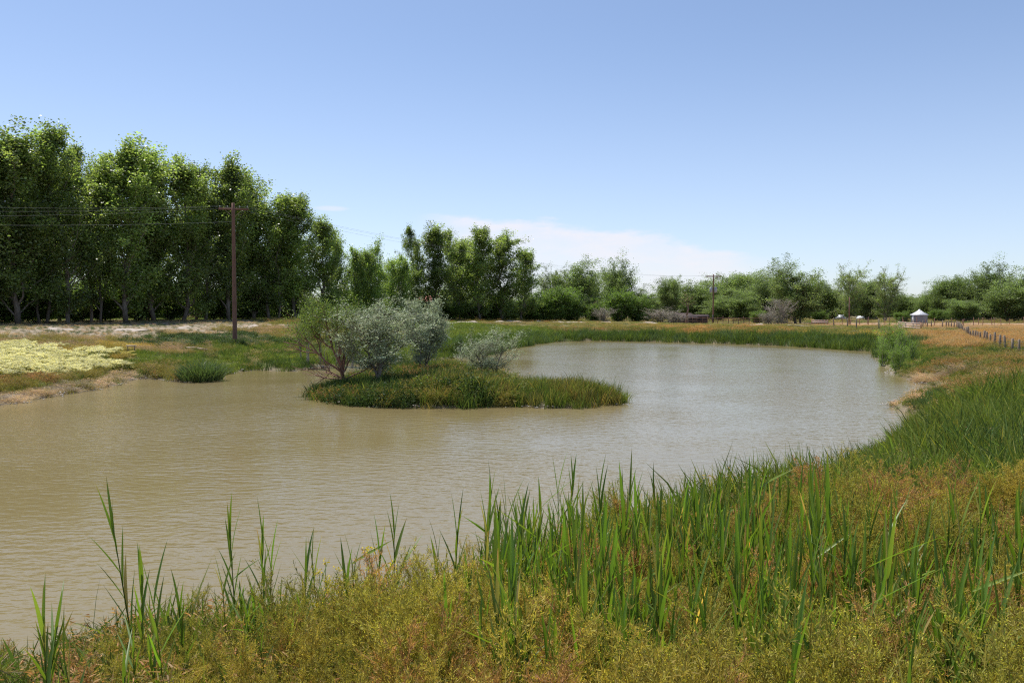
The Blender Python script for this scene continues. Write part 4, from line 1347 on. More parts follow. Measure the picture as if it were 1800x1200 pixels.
M_clump = leaf_mat('clump_leaf', (1, 1, 1), tf=.35, rough=.5, spec=.35, rnd=0)
p = at(353, 600, 41.5); round_rush('sedge_clump', p[0], p[1], 1.12, 1.35, 1500, (.10, .145, .06), 'rounded dark green sedge clump at the left water edge', 'sedge')

print('reeds...')
# ------------------------------------------------------------------ foreground reeds
def reed_meshes(seed, h=1.75, fan=1.0, nl=9, lean=0.0):
    rng = np.random.RandomState(seed)
    k = 9; tt = np.linspace(0, 1, k)
    ln = rng.randn(2) * .03 + (lean, 0)
    P = np.stack([ln[0] * tt ** 1.5 * h, ln[1] * tt ** 1.5 * h, tt * h * .74], -1)
    S = Acc(); S.tube(P, .0065 * (1 - .55 * tt) + .001, 6, (.85, .78, .7))
    Lf = Acc(); a0 = rng.rand() * math.pi
    m = nl
    for i in range(m):
        t = .30 + .70 * i / (m - 1)
        b = np.array([np.interp(t, tt, P[:, q]) for q in range(3)])
        a = a0 + (i % 2) * math.pi + rng.randn() * .35
        up = 1 if i >= m - 3 else 0
        tilt = R((rng.uniform(1, 8) if up else rng.uniform(10, 24)) * fan)
        if rng.rand() < .07: tilt = R(rng.uniform(38, 60))
        L = h * rng.uniform(.24, .33) * (1.0 if not up else 1.1)
        W = rng.uniform(.022, .039) * (h / 1.75)
        d = np.array([math.cos(a) * math.sin(tilt), math.sin(a) * math.sin(tilt), math.cos(tilt)])
        side = np.array([-math.sin(a), math.cos(a), 0]) ; side = side + rng.randn(3) * .25
        seg = 7; ts = np.linspace(0, 1, seg + 1)
        wp = np.interp(ts, [0, .12, .35, .7, .9, 1], [.35, .8, 1, .62, .25, .02]) * W * .5
        nrm = np.cross(d, side); nrm /= np.linalg.norm(nrm); side = np.cross(nrm, d); side /= np.linalg.norm(side)
        hor = np.array([math.cos(a), math.sin(a), 0])
        bend = rng.uniform(.0, .14)
        C = b[None] + d[None] * (ts * L)[:, None] + hor[None] * (bend * L * ts ** 2)[:, None]
        # gutter shaped leaf: two faces across
        V = np.stack([C - side[None] * wp[:, None] + nrm[None] * wp[:, None] * .45, C, C + side[None] * wp[:, None] + nrm[None] * wp[:, None] * .45], 1).reshape(-1, 3)
        q = []
        for s in range(seg):
            o = 3 * s
            q += [[o, o + 1, o + 4, o + 3], [o + 1, o + 2, o + 5, o + 4]]
        c = np.array([1, 1, 1]) * rng.uniform(.75, 1.25) * np.array([rng.uniform(.9, 1.15), 1, rng.uniform(.8, 1.1)])
        if i < 2 and rng.rand() < .35: c = c * (3.0, 1.35, 3.0)
        elif rng.rand() < .10: c = c * (1.5, 1.25, 1.5)
        if rng.rand() < .05: c = c * (3.0, 1.5, 3.2)
        cc_ = np.repeat(np.clip(1 + (ts[:, None] - .80) * 5, 1, 2) ** np.array([1.4, .25, 1.2])[None], 3, axis=0) if rng.rand() < .45 else 1.0
        Lf.add(V, q, None, np.broadcast_to(c, (len(V), 3)) * cc_)
    return S.mesh('stem', M_reed), Lf.mesh('leaves', M_reed, True), h


REED = [reed_meshes(400 + i, 1.75, (.65, .9, 1.35)[i % 3], 8 + i % 4) for i in range(16)]


def reed(x, y, H, label, v, rz=None, lean=(0, 0), group='reed shoots on the near bank'):
    S, Lf, h = REED[v % len(REED)]
    z = gz(x, y)
    e = empty('reed', (x, y, z - .03), 0)
    s = H / h * 1.02
    e.scale = (.55 * s + .45, .55 * s + .45, s)
    e.rotation_mode = 'ZYX'
    e.rotation_euler = (lean[1], lean[0], rz if rz is not None else random.uniform(0, 6.28))
    tag(e, label, 'reed', group)
    obj('stem', S, e); obj('leaves', Lf, e)
    return e


def place_reed(px, py, H, label, v=0, lean=(0, 0), dmax=15, dmin=3.2):
    """find where a shoot of height H has its tip on this line of sight"""
    ds = np.linspace(dmin, dmax, 240)
    d = ray(px, py)
    X = d[0] * ds / d[1]; Y = ds; Zt = CH + d[2] * ds / d[1]
    g = height(X, Y); dist, _ = wdist(X, Y)
    err = np.abs(Zt - g - H) + np.where(dist < -.3, 10, 0)
    i = int(np.argmin(err))
    Hh = float(np.clip(Zt[i] - g[i], .8, 2.6))
    return reed(X[i] - math.sin(lean[0]) * Hh, Y[i] + math.sin(lean[1]) * Hh, Hh, label, v, None, lean)


named = [(172, 852, 2.1, 'tallest left hand reed, leaning left with furled paired leaves over the water'),
         (410, 872, 2.0, 'tall upright reed against the water, a third of the way from the left'),
         (70, 1030, 1.5, 'short bushy reed nearest the bottom left corner'),
         (104, 1012, 1.5, 'reed with one arching pale leaf beside the bottom left corner one'),
         (283, 975, 1.7, 'narrow reed between the leaning left one and the tall upright one'),
         (238, 958, 1.6, 'reed with one spreading leaf just right of the leaning left one'),
         (322, 1010, 1.3, 'small two leaved reed left of the tall upright one'),
         (450, 893, 1.8, 'reed with fanned leaves right behind the tall upright one'),
         (478, 925, 1.6, 'lower reed in the group right of the tall upright one'),
         (537, 940, 1.6, 'slim reed left of the yellow flowers'), (560, 930, 1.6, 'reed with a leaf bent right, beside the yellow flowers'),
         (606, 962, 1.5, 'short reed among the yellow flowers'), (625, 918, 1.7, 'broad leaved reed right above the yellow flowers'),
         (676, 910, 1.7, 'reed left of the pair of tall spears in the centre left'), (693, 866, 1.9, 'tallest spear shaped reed in the centre left'),
         (768, 915, 1.6, 'forked reed standing alone against the water, left of the dense stand'), (790, 868, 1.9, 'leaning reed starting the dense stand'),
         (862, 812, 2.1, 'tall reed at the left peak of the dense stand'), (905, 842, 1.9, 'reed just right of the left peak of the stand'),
         (958, 820, 2.0, 'dark spear reed left of the twin peaks'), (985, 803, 2.0, 'left one of the twin peak reeds in the centre'), (1004, 798, 2.0, 'right one of the twin peak reeds in the centre'),
         (1058, 812, 2.0, 'reed with bright upright leaves right of the twin peaks'), (1100, 812, 2.0, 'long leaning leaf reed right of the twin peaks'),
         (1118, 845, 1.9, 'thin reed just behind the long leaning one'), (1200, 838, 1.9, 'lone reed spear right of centre'), (1175, 870, 1.8, 'shorter reed before the lone spear right of centre'),
         (1222, 848, 1.8, 'reed standing close to the right of the lone spear'), (1338, 768, 2.4, 'highest reed of all, on the right, with a dark tip'), (1322, 800, 2.1, 'reed leaning against the highest one from the left'),
         (1418, 788, 2.2, 'reed left of the small pool of open water on the right'), (1442, 790, 2.2, 'reed right over the small pool of open water'), (1462, 800, 2.2, 'dense leaved reed right of the small pool'),
         (1668, 815, 1.9, 'tall reed with wide leaves in front of the lush right bank'), (1702, 845, 1.8, 'reed right of the wide leaved tall one'), (1560, 868, 1.7, 'reed in the middle of the right hand weeds'),
         (940, 930, 1.7, 'big near reed with broad blades at the bottom centre'), (1085, 1025, 1.5, 'near reed with two long bent leaves at the bottom centre right'), (1112, 1040, 1.5, 'near reed beside the one with two bent leaves'),
         (1560, 1050, 1.5, 'near reed cut by the bottom edge on the right'), (1400, 1040, 1.5, 'near reed with crossing broad leaves, bottom right')]
for i, (px, py, H, lb) in enumerate(named):
    place_reed(px, py, .35 + H * .64, lb, i * 5 + 1, lean=(-.20, 0) if i == 0 else (random.gauss(0, .04), random.gauss(0, .04)))
rr = np.random.RandomState(21)
cnt = len(named)
dens_px = [(60, .5), (300, .7), (480, 1.6), (640, 1.6), (800, 2.2), (900, 4.0), (1050, 4.5), (1200, 3.5), (1350, 4.5), (1500, 5.0), (1600, 4.6), (1750, 4.0), (1850, 3)]
tries = 0
CAND = []
while cnt + len(CAND) < 500 and tries < 60000:
    tries += 1
    px = rr.uniform(20, 1860); 
    if rr.rand() * 5 > np.interp(px, [q[0] for q in dens_px], [q[1] for q in dens_px]): continue
    dist_ = 4.7 + 9.3 * rr.rand() ** 1.15
    x = (px - 900) / 1400 * dist_; y = dist_
    d, isd = wdist(np.array([x]), np.array([y]))
    if isd[0] or d[0] < -.15 or d[0] > 10: continue
    # stands form clumps
    if fbm(np.array([x * .9 + 3]), np.array([y * .9]), 2)[0] < (.32 if px > 1300 else .40 if px > 850 else .47): continue
    H = (rr.uniform(.8, 1.3) + .35 * rr.rand() ** 3) * (1.05 if px > 850 else .85)
    g = gz(x, y)
    # keep low where the photo shows open water above the weeds
    topy = 548 + (CH - g - H) / y * 1400
    lim = np.interp(px, [0, 150, 400, 600, 750, 850, 1300, 1500, 1800], [1040, 1010, 960, 960, 930, 850, 810, 830, 850])
    if topy < lim: continue
    CAND.append((x, y, H, px))
for k in sorted(range(len(CAND)), key=lambda k: CAND[k][1])[:300 - cnt]:
    x, y, H, px = CAND[k]
    where = ('left of the leaning reed at far left' if px < 250 else 'between the leaning left reed and the yellow flowers' if px < 560 else 'around and right of the yellow flowers' if px < 790
             else 'in the centre stand, left of its twin peaks' if px < 990 else 'in the centre stand, right of its twin peaks' if px < 1260
             else 'around the highest reed on the right' if px < 1500 else 'in the weeds toward the right edge')
    reed(x, y, H, 'plain green reed shoot ' + where, rr.randint(0, 16), None, (rr.randn() * .05, rr.randn() * .05), 'reed shoots ' + where)
EXTRA = [CAND[k] for k in sorted(range(len(CAND)), key=lambda k: CAND[k][1])[300 - cnt:]]
rc = bpy.data.collections.new('src_reed')
for i, (S_, L_, h_) in enumerate(REED):
    A = Acc()
    for me_ in (S_, L_):
        n_ = len(me_.vertices); V_ = np.zeros(n_ * 3, np.float32); me_.vertices.foreach_get('co', V_)
        c_ = np.zeros(n_ * 4, np.float32); me_.color_attributes['c'].data.foreach_get('color', c_)
        Q_ = [list(p_.vertices) for p_ in me_.polygons if len(p_.vertices) == 4]; T_ = [list(p_.vertices) for p_ in me_.polygons if len(p_.vertices) == 3]
        A.add(V_.reshape(-1, 3), Q_, T_ or None, c_.reshape(-1, 4)[:, :3])
    rc.objects.link(bpy.data.objects.new('reed_shoot_%02d' % i, A.mesh('reed_shoot', M_reed, False)))
VCOL['reed'] = (rc, len(REED), gn_group('scatter_reed', rc))
if EXTRA:
    P_ = np.array([(c[0], c[1], gz(c[0], c[1]) - .03) for c in EXTRA]); S_ = np.array([c[2] / 1.75 for c in EXTRA])
    scatter('reeds', 'reed', P_, np.stack([.55 * S_ + .45, .55 * S_ + .45, S_], -1), np.ones((len(EXTRA), 3)), 'thin reeds standing farther back among the near weeds', 'reeds', .05, 77)
print('reeds', cnt, len(CAND), tries)


# yellow flowering mustard plants near the reeds
def mustard(seed):
    rng = np.random.RandomState(seed); S = Acc(); FS = []
    for i in range(6):
        F = Acc(); FS.append(F)
        d = rdir(rng, 1, 4, 30)[0]; L = rng.uniform(.75, 1.0)
        P = d[None] * (np.linspace(0, 1, 5) * L)[:, None]
        S.tube(P, .004, 5, (.8, .9, .7))
        n = 9
        S.leaves(P[2][None] + rng.randn(n, 3) * .07, rng.randn(n, 3), np.full(n, .07), .4, jitc(rng, n, (1, 1, 1)), rng)
        n = 34
        F.leaves(P[-1][None] + rng.randn(n, 3) * (.03, .03, .022), rng.randn(n, 3) + (0, 0, .5), np.full(n, .02), .9, jitc(rng, n, (1, 1, 1), .15, .04), rng)
    return S, FS


M_yel = leaf_mat('yellow_petal', (.75, .60, .03), trans=(1, 1, .5), tf=.3, rough=.6, spec=.1, rnd=.1)
for i, (px, py, lb) in enumerate([(568, 1008, 'yellow flowering mustard plant, left of the two by the reeds'), (640, 1000, 'yellow flowering mustard plant, right of the two by the reeds'),
                                  (604, 1030, 'low yellow flowering mustard plant between the other two')]):
    S, FS = mustard(500 + i)
    ds = np.linspace(6, 11, 200); d = ray(px, py); X = d[0] * ds / d[1]; Zt = CH + d[2] * ds / d[1]
    j = int(np.argmin(np.abs(Zt + .06 - height(X, ds) - .92)))
    e = empty('mustard_plant', (X[j], ds[j], gz(X[j], ds[j]))); tag(e, lb, 'flower', 'mustard plants by the reeds')
    obj('stem', S.mesh('stem', M_reed), e); [obj('flower_head', F.mesh('flower_head', M_yel), e) for F in FS]

# ------------------------------------------------------------------ utility poles and wires
def pole(x, y, H, arm, rz, label, tar=0.0, cans=False, braces=True, lean=0.0):
    z = gz(x, y)
    e = empty('utility_pole', (x, y, z), rz); tag(e, label, 'pole', None)
    e.rotation_euler = (0, lean, rz)
    A = Acc(); k = 14; tt = np.linspace(0, 1, k)
    P = np.stack([np.zeros(k), np.zeros(k), -.4 + tt * (H + .4)], -1)
    A.tube(P, .17 - .06 * tt, 14)
    obj('post', A.mesh('post', M_pole, True), e)
    if tar:
        A = Acc(); A.tube([(0, 0, -.3), (0, 0, tar)], [.182, .178], 14)
        obj('tarred_foot', A.mesh('tarred_foot', M_polebase, True), e)
    if arm:
        za = H - .42
        A = Acc(); A.box(0, .16, za, arm, .12, .12 if not cans else .2)
        ao = obj('crossarm', A.mesh('crossarm', M_pole), e)
        for s in (-1, 1):
            A = Acc(); A.tube([(0, .13, za - .62), (s * arm * .30, .17, za - .05)], .018, 5)
            obj('brace', A.mesh('brace', M_wood), e)
        for q in (-.46, -.20, .20, .46) if not cans else (-.47, -.25, .25, .47):
            A = Acc()
            A.tube([(q * arm, .16, za + .06), (q * arm, .16, za + .14), (q * arm, .16, za + .16), (q * arm, .16, za + .24)], [.014, .014, .045, .03], 8)
            obj('insulator', A.mesh('insulator', M_glassins, True), e)
    if cans:
        for s in (-1, 1):
            A = Acc()
            A.tube([(s * .46, 0, H - 3.75), (s * .46, 0, H - 3.72), (s * .46, 0, H - 2.75), (s * .46, 0, H - 2.65)], [.26, .29, .29, .18], 14)
            t_ = obj('transformer', A.mesh('transformer', M_can, True), e)
            A = Acc(); A.tube([(s * .46, 0, H - 2.66), (s * .46, 0, H - 2.35)], [.05, .03], 8)
            b_ = obj('bushing', A.mesh('bushing', M_glassins, True), t_)
            A = Acc(); A.box(s * .22, 0, H - 3.2, .3, .06, .10)
            obj('bracket', A.mesh('bracket', M_can), t_)
    return e


pA = at(413, 600, 58.5); zA = gz(pA[0], pA[1]); HA = at(413, 357, 58.5)[2] - zA
pole(pA[0], pA[1], HA, 2.1, R(10), 'tall brown wooden utility pole on the grassy left bank', 0.0)
pB = at(1253, 600, 165); zB = gz(pB[0], pB[1]); HB = at(1253, 482, 165)[2] - zB
pole(pB[0], pB[1], HB, 3.1, R(-8), 'distant utility pole carrying two grey transformers', 1.9, True)
pC = at(1492, 600, 135); zC = gz(pC[0], pC[1]); HC = at(1492, 522, 135)[2] - zC
e = empty('utility_pole', (pC[0], pC[1], zC)); tag(e, 'thin bare reddish pole in front of the open crowned cottonwood', 'pole')
A = Acc(); A.tube([(0, 0, -.3), (0, 0, HC * .5), (0, 0, HC)], [.11, .09, .07], 10); obj('post', A.mesh('post', M_pole, True), e)


def wire(a, b, sag, label, r=.009, cat='wire', group=None, n=30):
    a = np.array(a); b = np.array(b); t = np.linspace(0, 1, n)
    P = a[None] * (1 - t)[:, None] + b[None] * t[:, None]; P[:, 2] -= 4 * sag * t * (1 - t)
    o = obj('overhead_wire', None if False else (lambda A: (A.tube(P - a, r, 5), A.mesh('overhead_wire', M_cable, True))[1])(Acc()), None, tuple(a))
    tag(o, label, cat, group)


za = zA + HA - .2
ca, sa = math.cos(R(10)), math.sin(R(10))
L0 = np.array([-62., 50., 0])
lbl = ['uppermost overhead wire running left from the brown utility pole', 'second overhead wire from the top, left of the brown utility pole', 'third overhead wire from the top, left of the brown utility pole']
for i, (q, zo) in enumerate(((-.46, .9), (-.20, .15), (.46, -.5))):
    st = (pA[0] + q * 2 * ca - .16 * sa, pA[1] + q * 2 * sa + .16 * ca, za)
    wire((L0[0] + q, L0[1] + q * 1.5, za + .2 + zo), st, 1.0, lbl[i], .005, group='wires left of the utility pole')
wire((L0[0], L0[1], za - 1.0), (pA[0], pA[1], za - 1.15), .7, 'lowest overhead wire running left from the brown utility pole', .006, group='wires left of the utility pole')
zb = zB + HB - .2
lbr = ['left hand overhead wire spanning from the near pole to the transformer pole', 'middle overhead wire spanning from the near pole to the transformer pole', 'right hand overhead wire spanning from the near pole to the transformer pole']
for i, q in enumerate((-.46, .20, .46)):
    st = (pA[0] + q * 2 * ca - .16 * sa, pA[1] + q * 2 * sa + .16 * ca, za)
    wire(st, (pB[0] + q * 3, pB[1] + .1, zb), 1.8, lbr[i], .005, group='wires between the two poles', n=50)

# ------------------------------------------------------------------ fences
def fence(name, pts_, spacing, ph, pr, mat, label, wires=3, jit=.12, seed=1, top=None, rails=0, group=None):
    rng = np.random.RandomState(seed)
    P = np.array(pts_, float)
    seg = np.linalg.norm(np.diff(P, axis=0), axis=1); cum = np.concatenate([[0], np.cumsum(seg)])
    n = int(cum[-1] / spacing) + 1; s = np.linspace(0, cum[-1], n)
    X = np.interp(s, cum, P[:, 0]); Y = np.interp(s, cum, P[:, 1]); H = height(X, Y)
    e = empty(name, (X[0], Y[0], H[0])); tag(e, label, 'fence', group)
    o = np.array([X[0], Y[0], H[0]])
    base = None; meshes = []
    for v in range(4):
        A = Acc(); l = rng.randn(2) * .03
        A.tube([(0, 0, -.25), (l[0] * .4, l[1] * .4, ph * .5), (l[0], l[1], ph * .97), (l[0], l[1], ph)], [pr, pr * .95, pr * .88, pr * .5], 8)
        meshes.append(A.mesh('post', mat, False))
    for i in range(n):
        p_ = obj('post', meshes[rng.randint(4)], e, (X[i] - o[0], Y[i] - o[1], H[i] - o[2]))
        p_.scale = (1, 1, 1 + rng.randn() * jit); p_.rotation_euler = (rng.randn() * .03, rng.randn() * .03, rng.rand() * 6)
    for w_ in range(wires):
        A = Acc(); hh = ph * (.3 + .6 * w_ / max(1, wires - 1))
        A.tube(np.stack([X - o[0], Y - o[1], H - o[2] + hh], -1), .006, 4, cap=False)
        obj('wire', A.mesh('wire', M_wire), e)
    for w_ in range(rails):
        hh = ph * (.3 + .55 * w_ / max(1, rails - 1))
        A = Acc()
        for i in range(n - 1):
            a = np.array([X[i] - o[0], Y[i] - o[1], H[i] - o[2] + hh]); b = np.array([X[i + 1] - o[0], Y[i + 1] - o[1], H[i + 1] - o[2] + hh])
            A.tube([a, (a + b) / 2 + (0, 0, rng.randn() * .02), b], .045, 6)
        obj('rail', A.mesh('rail', mat), e)
    return e


def q(px, d): return pp(px, d)


fence('post_fence', [q(1860, 39), q(1800, 44), q(1745, 54), q(1712, 66), q(1690, 80), q(1682, 92)], 2.1, .95, .075, M_wood,
      'weathered post fence running away beside the dirt road on the right', 4, .08, 3)
fence('post_fence', [q(1682, 92), q(1660, 100), q(1640, 101), q(1622, 98)], 1.6, .9, .07, M_wood,
      'line of dark posts curving left from the end of the right hand fence', 3, .1, 4)
fence('wire_fence', [q(1480, 128), q(1545, 118), q(1600, 112), q(1680, 112), q(1760, 118)], 2.4, 1.3, .05, M_redwood,
      'row of thin reddish fence posts before the orange field', 3, .1, 5)
fence('wire_fence', [q(1495, 150), q(1580, 142), q(1660, 138), q(1780, 142), q(1850, 145)], 3.2, 1.2, .05, M_redwood,
      'farther row of thin fence posts across the orange field', 3, .1, 6)
fence('wire_fence', [q(1466, 100), q(1482, 98), q(1513, 90), q(1545, 88)], 3.4, 1.3, .08, M_wood,
      'few stout dark fence posts left of the light green saplings', 3, .05, 7)
fence('corral_fence', [q(1190, 152), q(1250, 150), q(1310, 148), q(1345, 147)], .9, 1.5, .06, M_redwood,
      'long rusty brown corral fence with rails behind the transformer pole', 0, .12, 8, rails=4)
fence('picket_fence', [q(1340, 143), q(1392, 145)], .45, 1.5, .05, M_wood,
      'closely set grey stakes at the right end of the corral', 2, .15, 9)


def plank_fence():
    a = np.array(q(1580, 92)); b = np.array(q(1619, 83.5)); n = 4
    z0 = gz(*a); e = empty('plank_fence', (a[0], a[1], z0)); tag(e, 'pale plank fence panel of four boards beside the light green sapling', 'fence')
    d = b - a; L = np.linalg.norm(d); rz = math.atan2(d[1], d[0]); zb_ = gz(*b) - z0
    for i in range(n):
        f = i / (n - 1); A = Acc(); A.tube([(d[0] * f, d[1] * f, zb_ * f - .2), (d[0] * f, d[1] * f, zb_ * f + 1.0)], .06, 8); obj('post', A.mesh('post', M_redwood), e)
    nx, ny = d[1] / L, -d[0] / L
    for k in range(4):
        A = Acc(); zz = .12 + .23 * k
        v = []
        for f in (0, 1):
            for off in (.085, .125):
                for h in (0, .12): v.append((d[0] * f + nx * off, d[1] * f + ny * off, zb_ * f + zz + h))
        A.add(v, [[0, 1, 3, 2], [4, 6, 7, 5], [0, 4, 5, 1], [2, 3, 7, 6], [0, 2, 6, 4], [1, 5, 7, 3]])
        obj('board', A.mesh('board', M_board), e)


plank_fence()


def striped_fence():
    a = np.array(q(1427, 150)); b = np.array(q(1455, 148)); z0 = gz(*a)
    e = empty('rail_fence', (a[0], a[1], z0)); tag(e, 'short low pinkish white plank fence under the big spreading cottonwood', 'fence')
    d = b - a
    for i in range(6):
        f = i / 5; A = Acc(); A.box(d[0] * f, d[1] * f, .5, .14, .14, 1.0); obj('post', A.mesh('post', M_redwood), e)
    for k in range(2):
        A = Acc(); rz = math.atan2(d[1], d[0]); L = np.linalg.norm(d)
        A.box(d[0] * .5, d[1] * .5 - .1, .55 + .3 * k, L, .04, .18, rz); obj('board', A.mesh('board', M_board), e)


striped_fence()

# ------------------------------------------------------------------ buildings
def round_shed():
    b = at(1615, 600, 172); x, y = b[0], b[1]; z = gz(x, y)
    ze = at(1615, 553, 172)[2] - z; zt = at(1615, 545, 172)[2] - z; r = 13.0 / 1400 * 172
    e = empty('metal_shed', (x, y, z)); tag(e, 'round grey metal shed with a white cone roof before the right trees', 'shed')
    n = 40; th = np.arange(n) * 2 * math.pi / n
    hs = np.arange(0, ze + .01, ze / 24)
    A = Acc(); V = []
    for k, h in enumerate(hs):
        rr_ = r + (.03 if k % 2 else 0)
        V.append(np.stack([np.cos(th) * rr_, np.sin(th) * rr_, np.full(n, h)], -1))
    V = np.vstack(V); m = len(hs)
    i = np.arange(m - 1)[:, None] * n; j = np.arange(n)[None, :]; j2 = (j + 1) % n
    A.add(V, np.stack([i + j, i + j2, i + n + j2, i + n + j], -1).reshape(-1, 4))
    obj('wall', A.mesh('wall', M_galv), e)
    A = Acc(); prof = [(r + .22, ze - .06), (r + .22, ze), (r * .55, ze + (zt - ze) * .48), (.22, zt - .05), (.2, zt + .12), (0.02, zt + .2)]
    V = np.vstack([np.stack([np.cos(th) * a, np.sin(th) * a, np.full(n, h)], -1) for a, h in prof]); m = len(prof)
    i = np.arange(m - 1)[:, None] * n
    A.add(V, np.stack([i + j, i + j2, i + n + j2, i + n + j], -1).reshape(-1, 4))
    ro = obj('roof', A.mesh('roof', M_roofm), e)
    A = Acc()
    for t_ in th[::2]:
        A.tube([(math.cos(t_) * (r + .2), math.sin(t_) * (r + .2), ze + .03), (math.cos(t_) * r * .55, math.sin(t_) * r * .55, ze + (zt - ze) * .48 + .03), (math.cos(t_) * .24, math.sin(t_) * .24, zt - .02)], .02, 4)
    obj('roof_rib', A.mesh('roof_rib', M_roofm), ro)
    A = Acc(); A.box(-r * .96, -r * .30, ze * .48, .16, .5, ze * .94, R(18)); obj('downpipe', A.mesh('downpipe', M_trim), e)


round_shed()


def shed(px, dist, wd, dp, h, ph, label, wm, rm, rz=0, name='shed'):
    b = at(px, 600, dist); x, y = b[0], b[1]; z = gz(x, y)
    e = empty(name, (x, y, z), rz); tag(e, label, 'building')
    A = Acc()
    V = [(-wd / 2, -dp / 2, -.2), (wd / 2, -dp / 2, -.2), (wd / 2, dp / 2, -.2), (-wd / 2, dp / 2, -.2), (-wd / 2, -dp / 2, h), (wd / 2, -dp / 2, h), (wd / 2, dp / 2, h), (-wd / 2, dp / 2, h), (-wd / 2, 0, h + ph), (wd / 2, 0, h + ph)]
    A.add(V, [[0, 1, 5, 4], [2, 3, 7, 6]], [[4, 8, 7], [5, 6, 9]]); A.add(V, [[1, 2, 6, 5], [3, 0, 4, 7]])
    obj('wall', A.mesh('wall', wm), e)
    A = Acc(); o_ = .35
    for s in (-1, 1):
        yb = s * (dp / 2 + o_); zb2 = h - ph * o_ / (dp / 2)
        v = [(-wd / 2 - o_, 0, h + ph + .03), (wd / 2 + o_, 0, h + ph + .03), (wd / 2 + o_, yb, zb2 + .03), (-wd / 2 - o_, yb, zb2 + .03)]
        v += [(a, b2, c + .09) for a, b2, c in v]
        A.add(v, [[0, 1, 2, 3], [4, 7, 6, 5], [0, 4, 5, 1], [1, 5, 6, 2], [2, 6, 7, 3], [3, 7, 4, 0]])
    obj('roof', A.mesh('roof', rm), e)
    A = Acc(); A.box(-wd * .2, -dp / 2 - .03, h * .42, .95, .05, h * .84); obj('door', A.mesh('door', M_darkwood if wm is not M_darkwood else M_wood), e)
    A = Acc(); A.box(wd * .2, -dp / 2 - .03, h * .6, .9, .05, .7); obj('window', A.mesh('window', M_dark), e)
    return e


shed(1200, 158, 3.8, 3.6, 1.3, .8, 'low dark wooden shed half hidden behind the left end of the corral', M_darkwood, M_darkwood, R(35))
shed(1222, 162, 4.4, 3.4, 1.5, .35, 'low flat dark shelter with a pale roof edge next to the dark shed', M_darkwood, M_darkwood, R(-5))
shed(742, 150, 7.5, 6, 3.0, 1.5, 'building with faded red roof glimpsed between the middle trunks', M_tanwall, M_redroof, R(10), 'house')
shed(1050, 172, 2.6, 3, 3.6, 1.1, 'small building with a peach coloured gable peeking between green bushes', M_tanwall, M_redroof, R(84), 'house')


def vehicle(px, dist, label, paint, pickup=True, rz=0):
    b = at(px, 600, dist); x, y = b[0], b[1]; z = gz(x, y)
    e = empty('parked_pickup' if pickup else 'parked_car', (x, y, z), rz); tag(e, label, 'pickup' if pickup else 'car', 'vehicles parked under the far trees')
    if pickup: side = [(-2.6, .45), (-2.6, 1.0), (-.5, 1.02), (-.35, 1.62), (.75, 1.65), (1.35, 1.08), (2.45, .98), (2.6, .75), (2.6, .42)]
    else: side = [(-2.3, .4), (-2.3, .9), (-1.7, 1.0), (-1.1, 1.42), (.5, 1.45), (1.2, 1.0), (2.2, .88), (2.35, .6), (2.3, .38)]
    A = Acc(); n = len(side); V = []
    for yy in (-.88, .88):
        V += [(a, yy * (.84 if h > 1.1 else 1), h) for a, h in side]
    Q = [[i, (i + 1) % n, n + (i + 1) % n, n + i] for i in range(n)]
    V += [(0, -.88, .6), (0, .88, .6)]
    T = [[(i + 1) % n, i, 2 * n] for i in range(n)] + [[n + i, n + (i + 1) % n, 2 * n + 1] for i in range(n)]
    A.add(V, Q, T); obj('body', A.mesh('body', paint), e)
    for s in (-1, 1):
        A = Acc(); A.box(.2 if pickup else -.3, s * .83, 1.30 if pickup else 1.2, .9 if pickup else 1.5, .04, .34); obj('window', A.mesh('window', M_dark), e)
        for wx in (-1.6, 1.65):
            A = Acc(); A.tube([(wx, s * .72, .36), (wx, s * .93, .36)], .36, 16); w_ = obj('wheel', A.mesh('wheel', M_rubber), e)
            A = Acc(); A.tube([(wx, s * .925, .36), (wx, s * .945, .36)], .19, 12); obj('rim', A.mesh('rim', M_trim), w_)


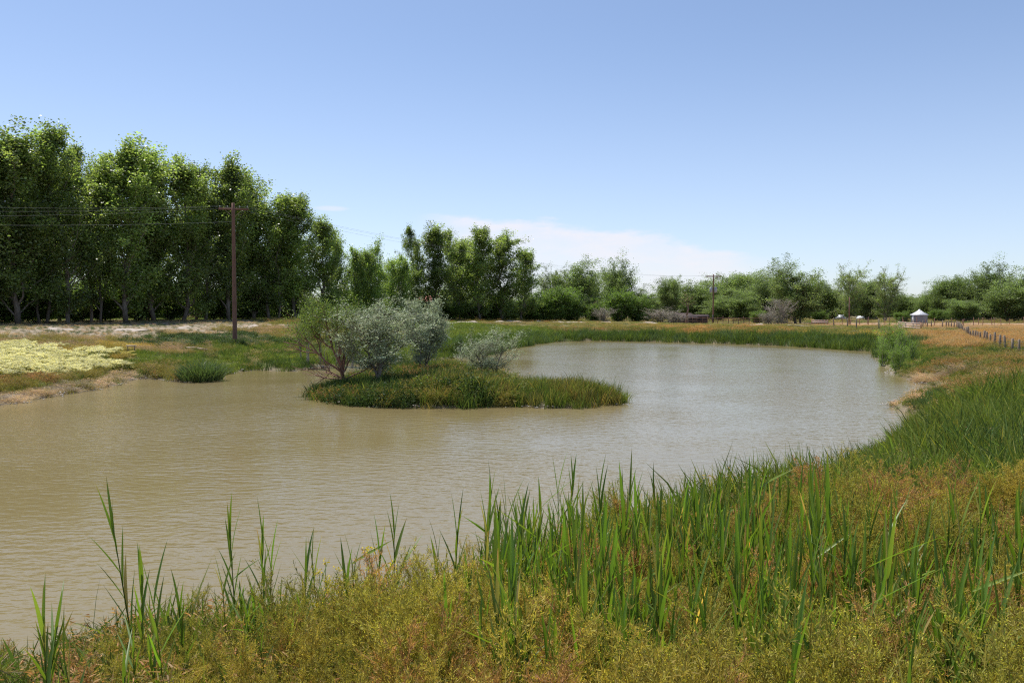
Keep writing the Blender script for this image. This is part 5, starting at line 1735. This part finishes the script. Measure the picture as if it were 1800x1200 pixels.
vehicle(1513, 226, 'small white vehicle parked under the far trees right of the thin pole', M_white, False, R(58))
vehicle(1532, 224, 'dark maroon vehicle parked right beside the small white one', M_darkpaint, True, R(48))
vehicle(1477, 224, 'dark vehicle with a pale roof line parked left of the thin pole', M_can, True, R(52))

# ------------------------------------------------------------------ bits on the left bank
x, y, z = hit(231, 622)
e = empty('plank_stand', (x, y, z)); tag(e, 'small weathered plank on two short posts beside the yellow flowers', 'plank')
A = Acc(); A.box(0, 0, .50, .56, .22, .05, R(-6)); obj('plank', A.mesh('plank', M_board), e)
for s in (-1, 1):
    A = Acc(); A.tube([(s * .22, s * -.02, -.1), (s * .22, s * -.02, .475)], .03, 8); obj('post', A.mesh('post', M_wood), e)
x, y, z = hit(346, 616)
A = Acc(); A.tube([(-.75, .1, .16), (-.2, .02, .14), (.4, -.12, .10), (1.0, -.25, .06)], [.10, .12, .08, .03], 9)
tag(obj('driftwood_log', A.mesh('driftwood_log', M_board, True), None, (x, y, z)), 'short pale bleached log lying in grass left of the utility pole', 'log')
x, y, z = w0(842, 712)[0], w0(842, 712)[1], 0
A = Acc(); A.tube([(-.55, .9, .42), (0, .1, .10), (.3, -.3, .0)], [.02, .022, .015], 6)
tag(obj('stick', A.mesh('stick', M_bark_grey, True), None, (x, y, z)), 'pale dead stick slanting into the water at the island front', 'stick')
x, y, z = hit(785, 593)
A = Acc(); v = np.array([[math.cos(a) * math.cos(b), math.sin(a) * math.cos(b), math.sin(b)] for b in (-.9, -.3, .3, .9) for a in np.arange(8) * .785]) * (.22, .17, .14) * (1 + .12 * np.random.RandomState(2).randn(32, 1))
i = np.arange(3)[:, None] * 8; j = np.arange(8)[None, :]; j2 = (j + 1) % 8
A.add(np.vstack([v, [0, 0, .15]]), np.stack([i + j, i + j2, i + 8 + j2, i + 8 + j], -1).reshape(-1, 4), [[24 + k, 24 + (k + 1) % 8, 32] for k in range(8)])
tag(obj('rock', A.mesh('rock', M_stone, True), None, (x, y, z + .1)), 'small pale rock in the bright grass behind the silver bushes', 'rock')
print('done')
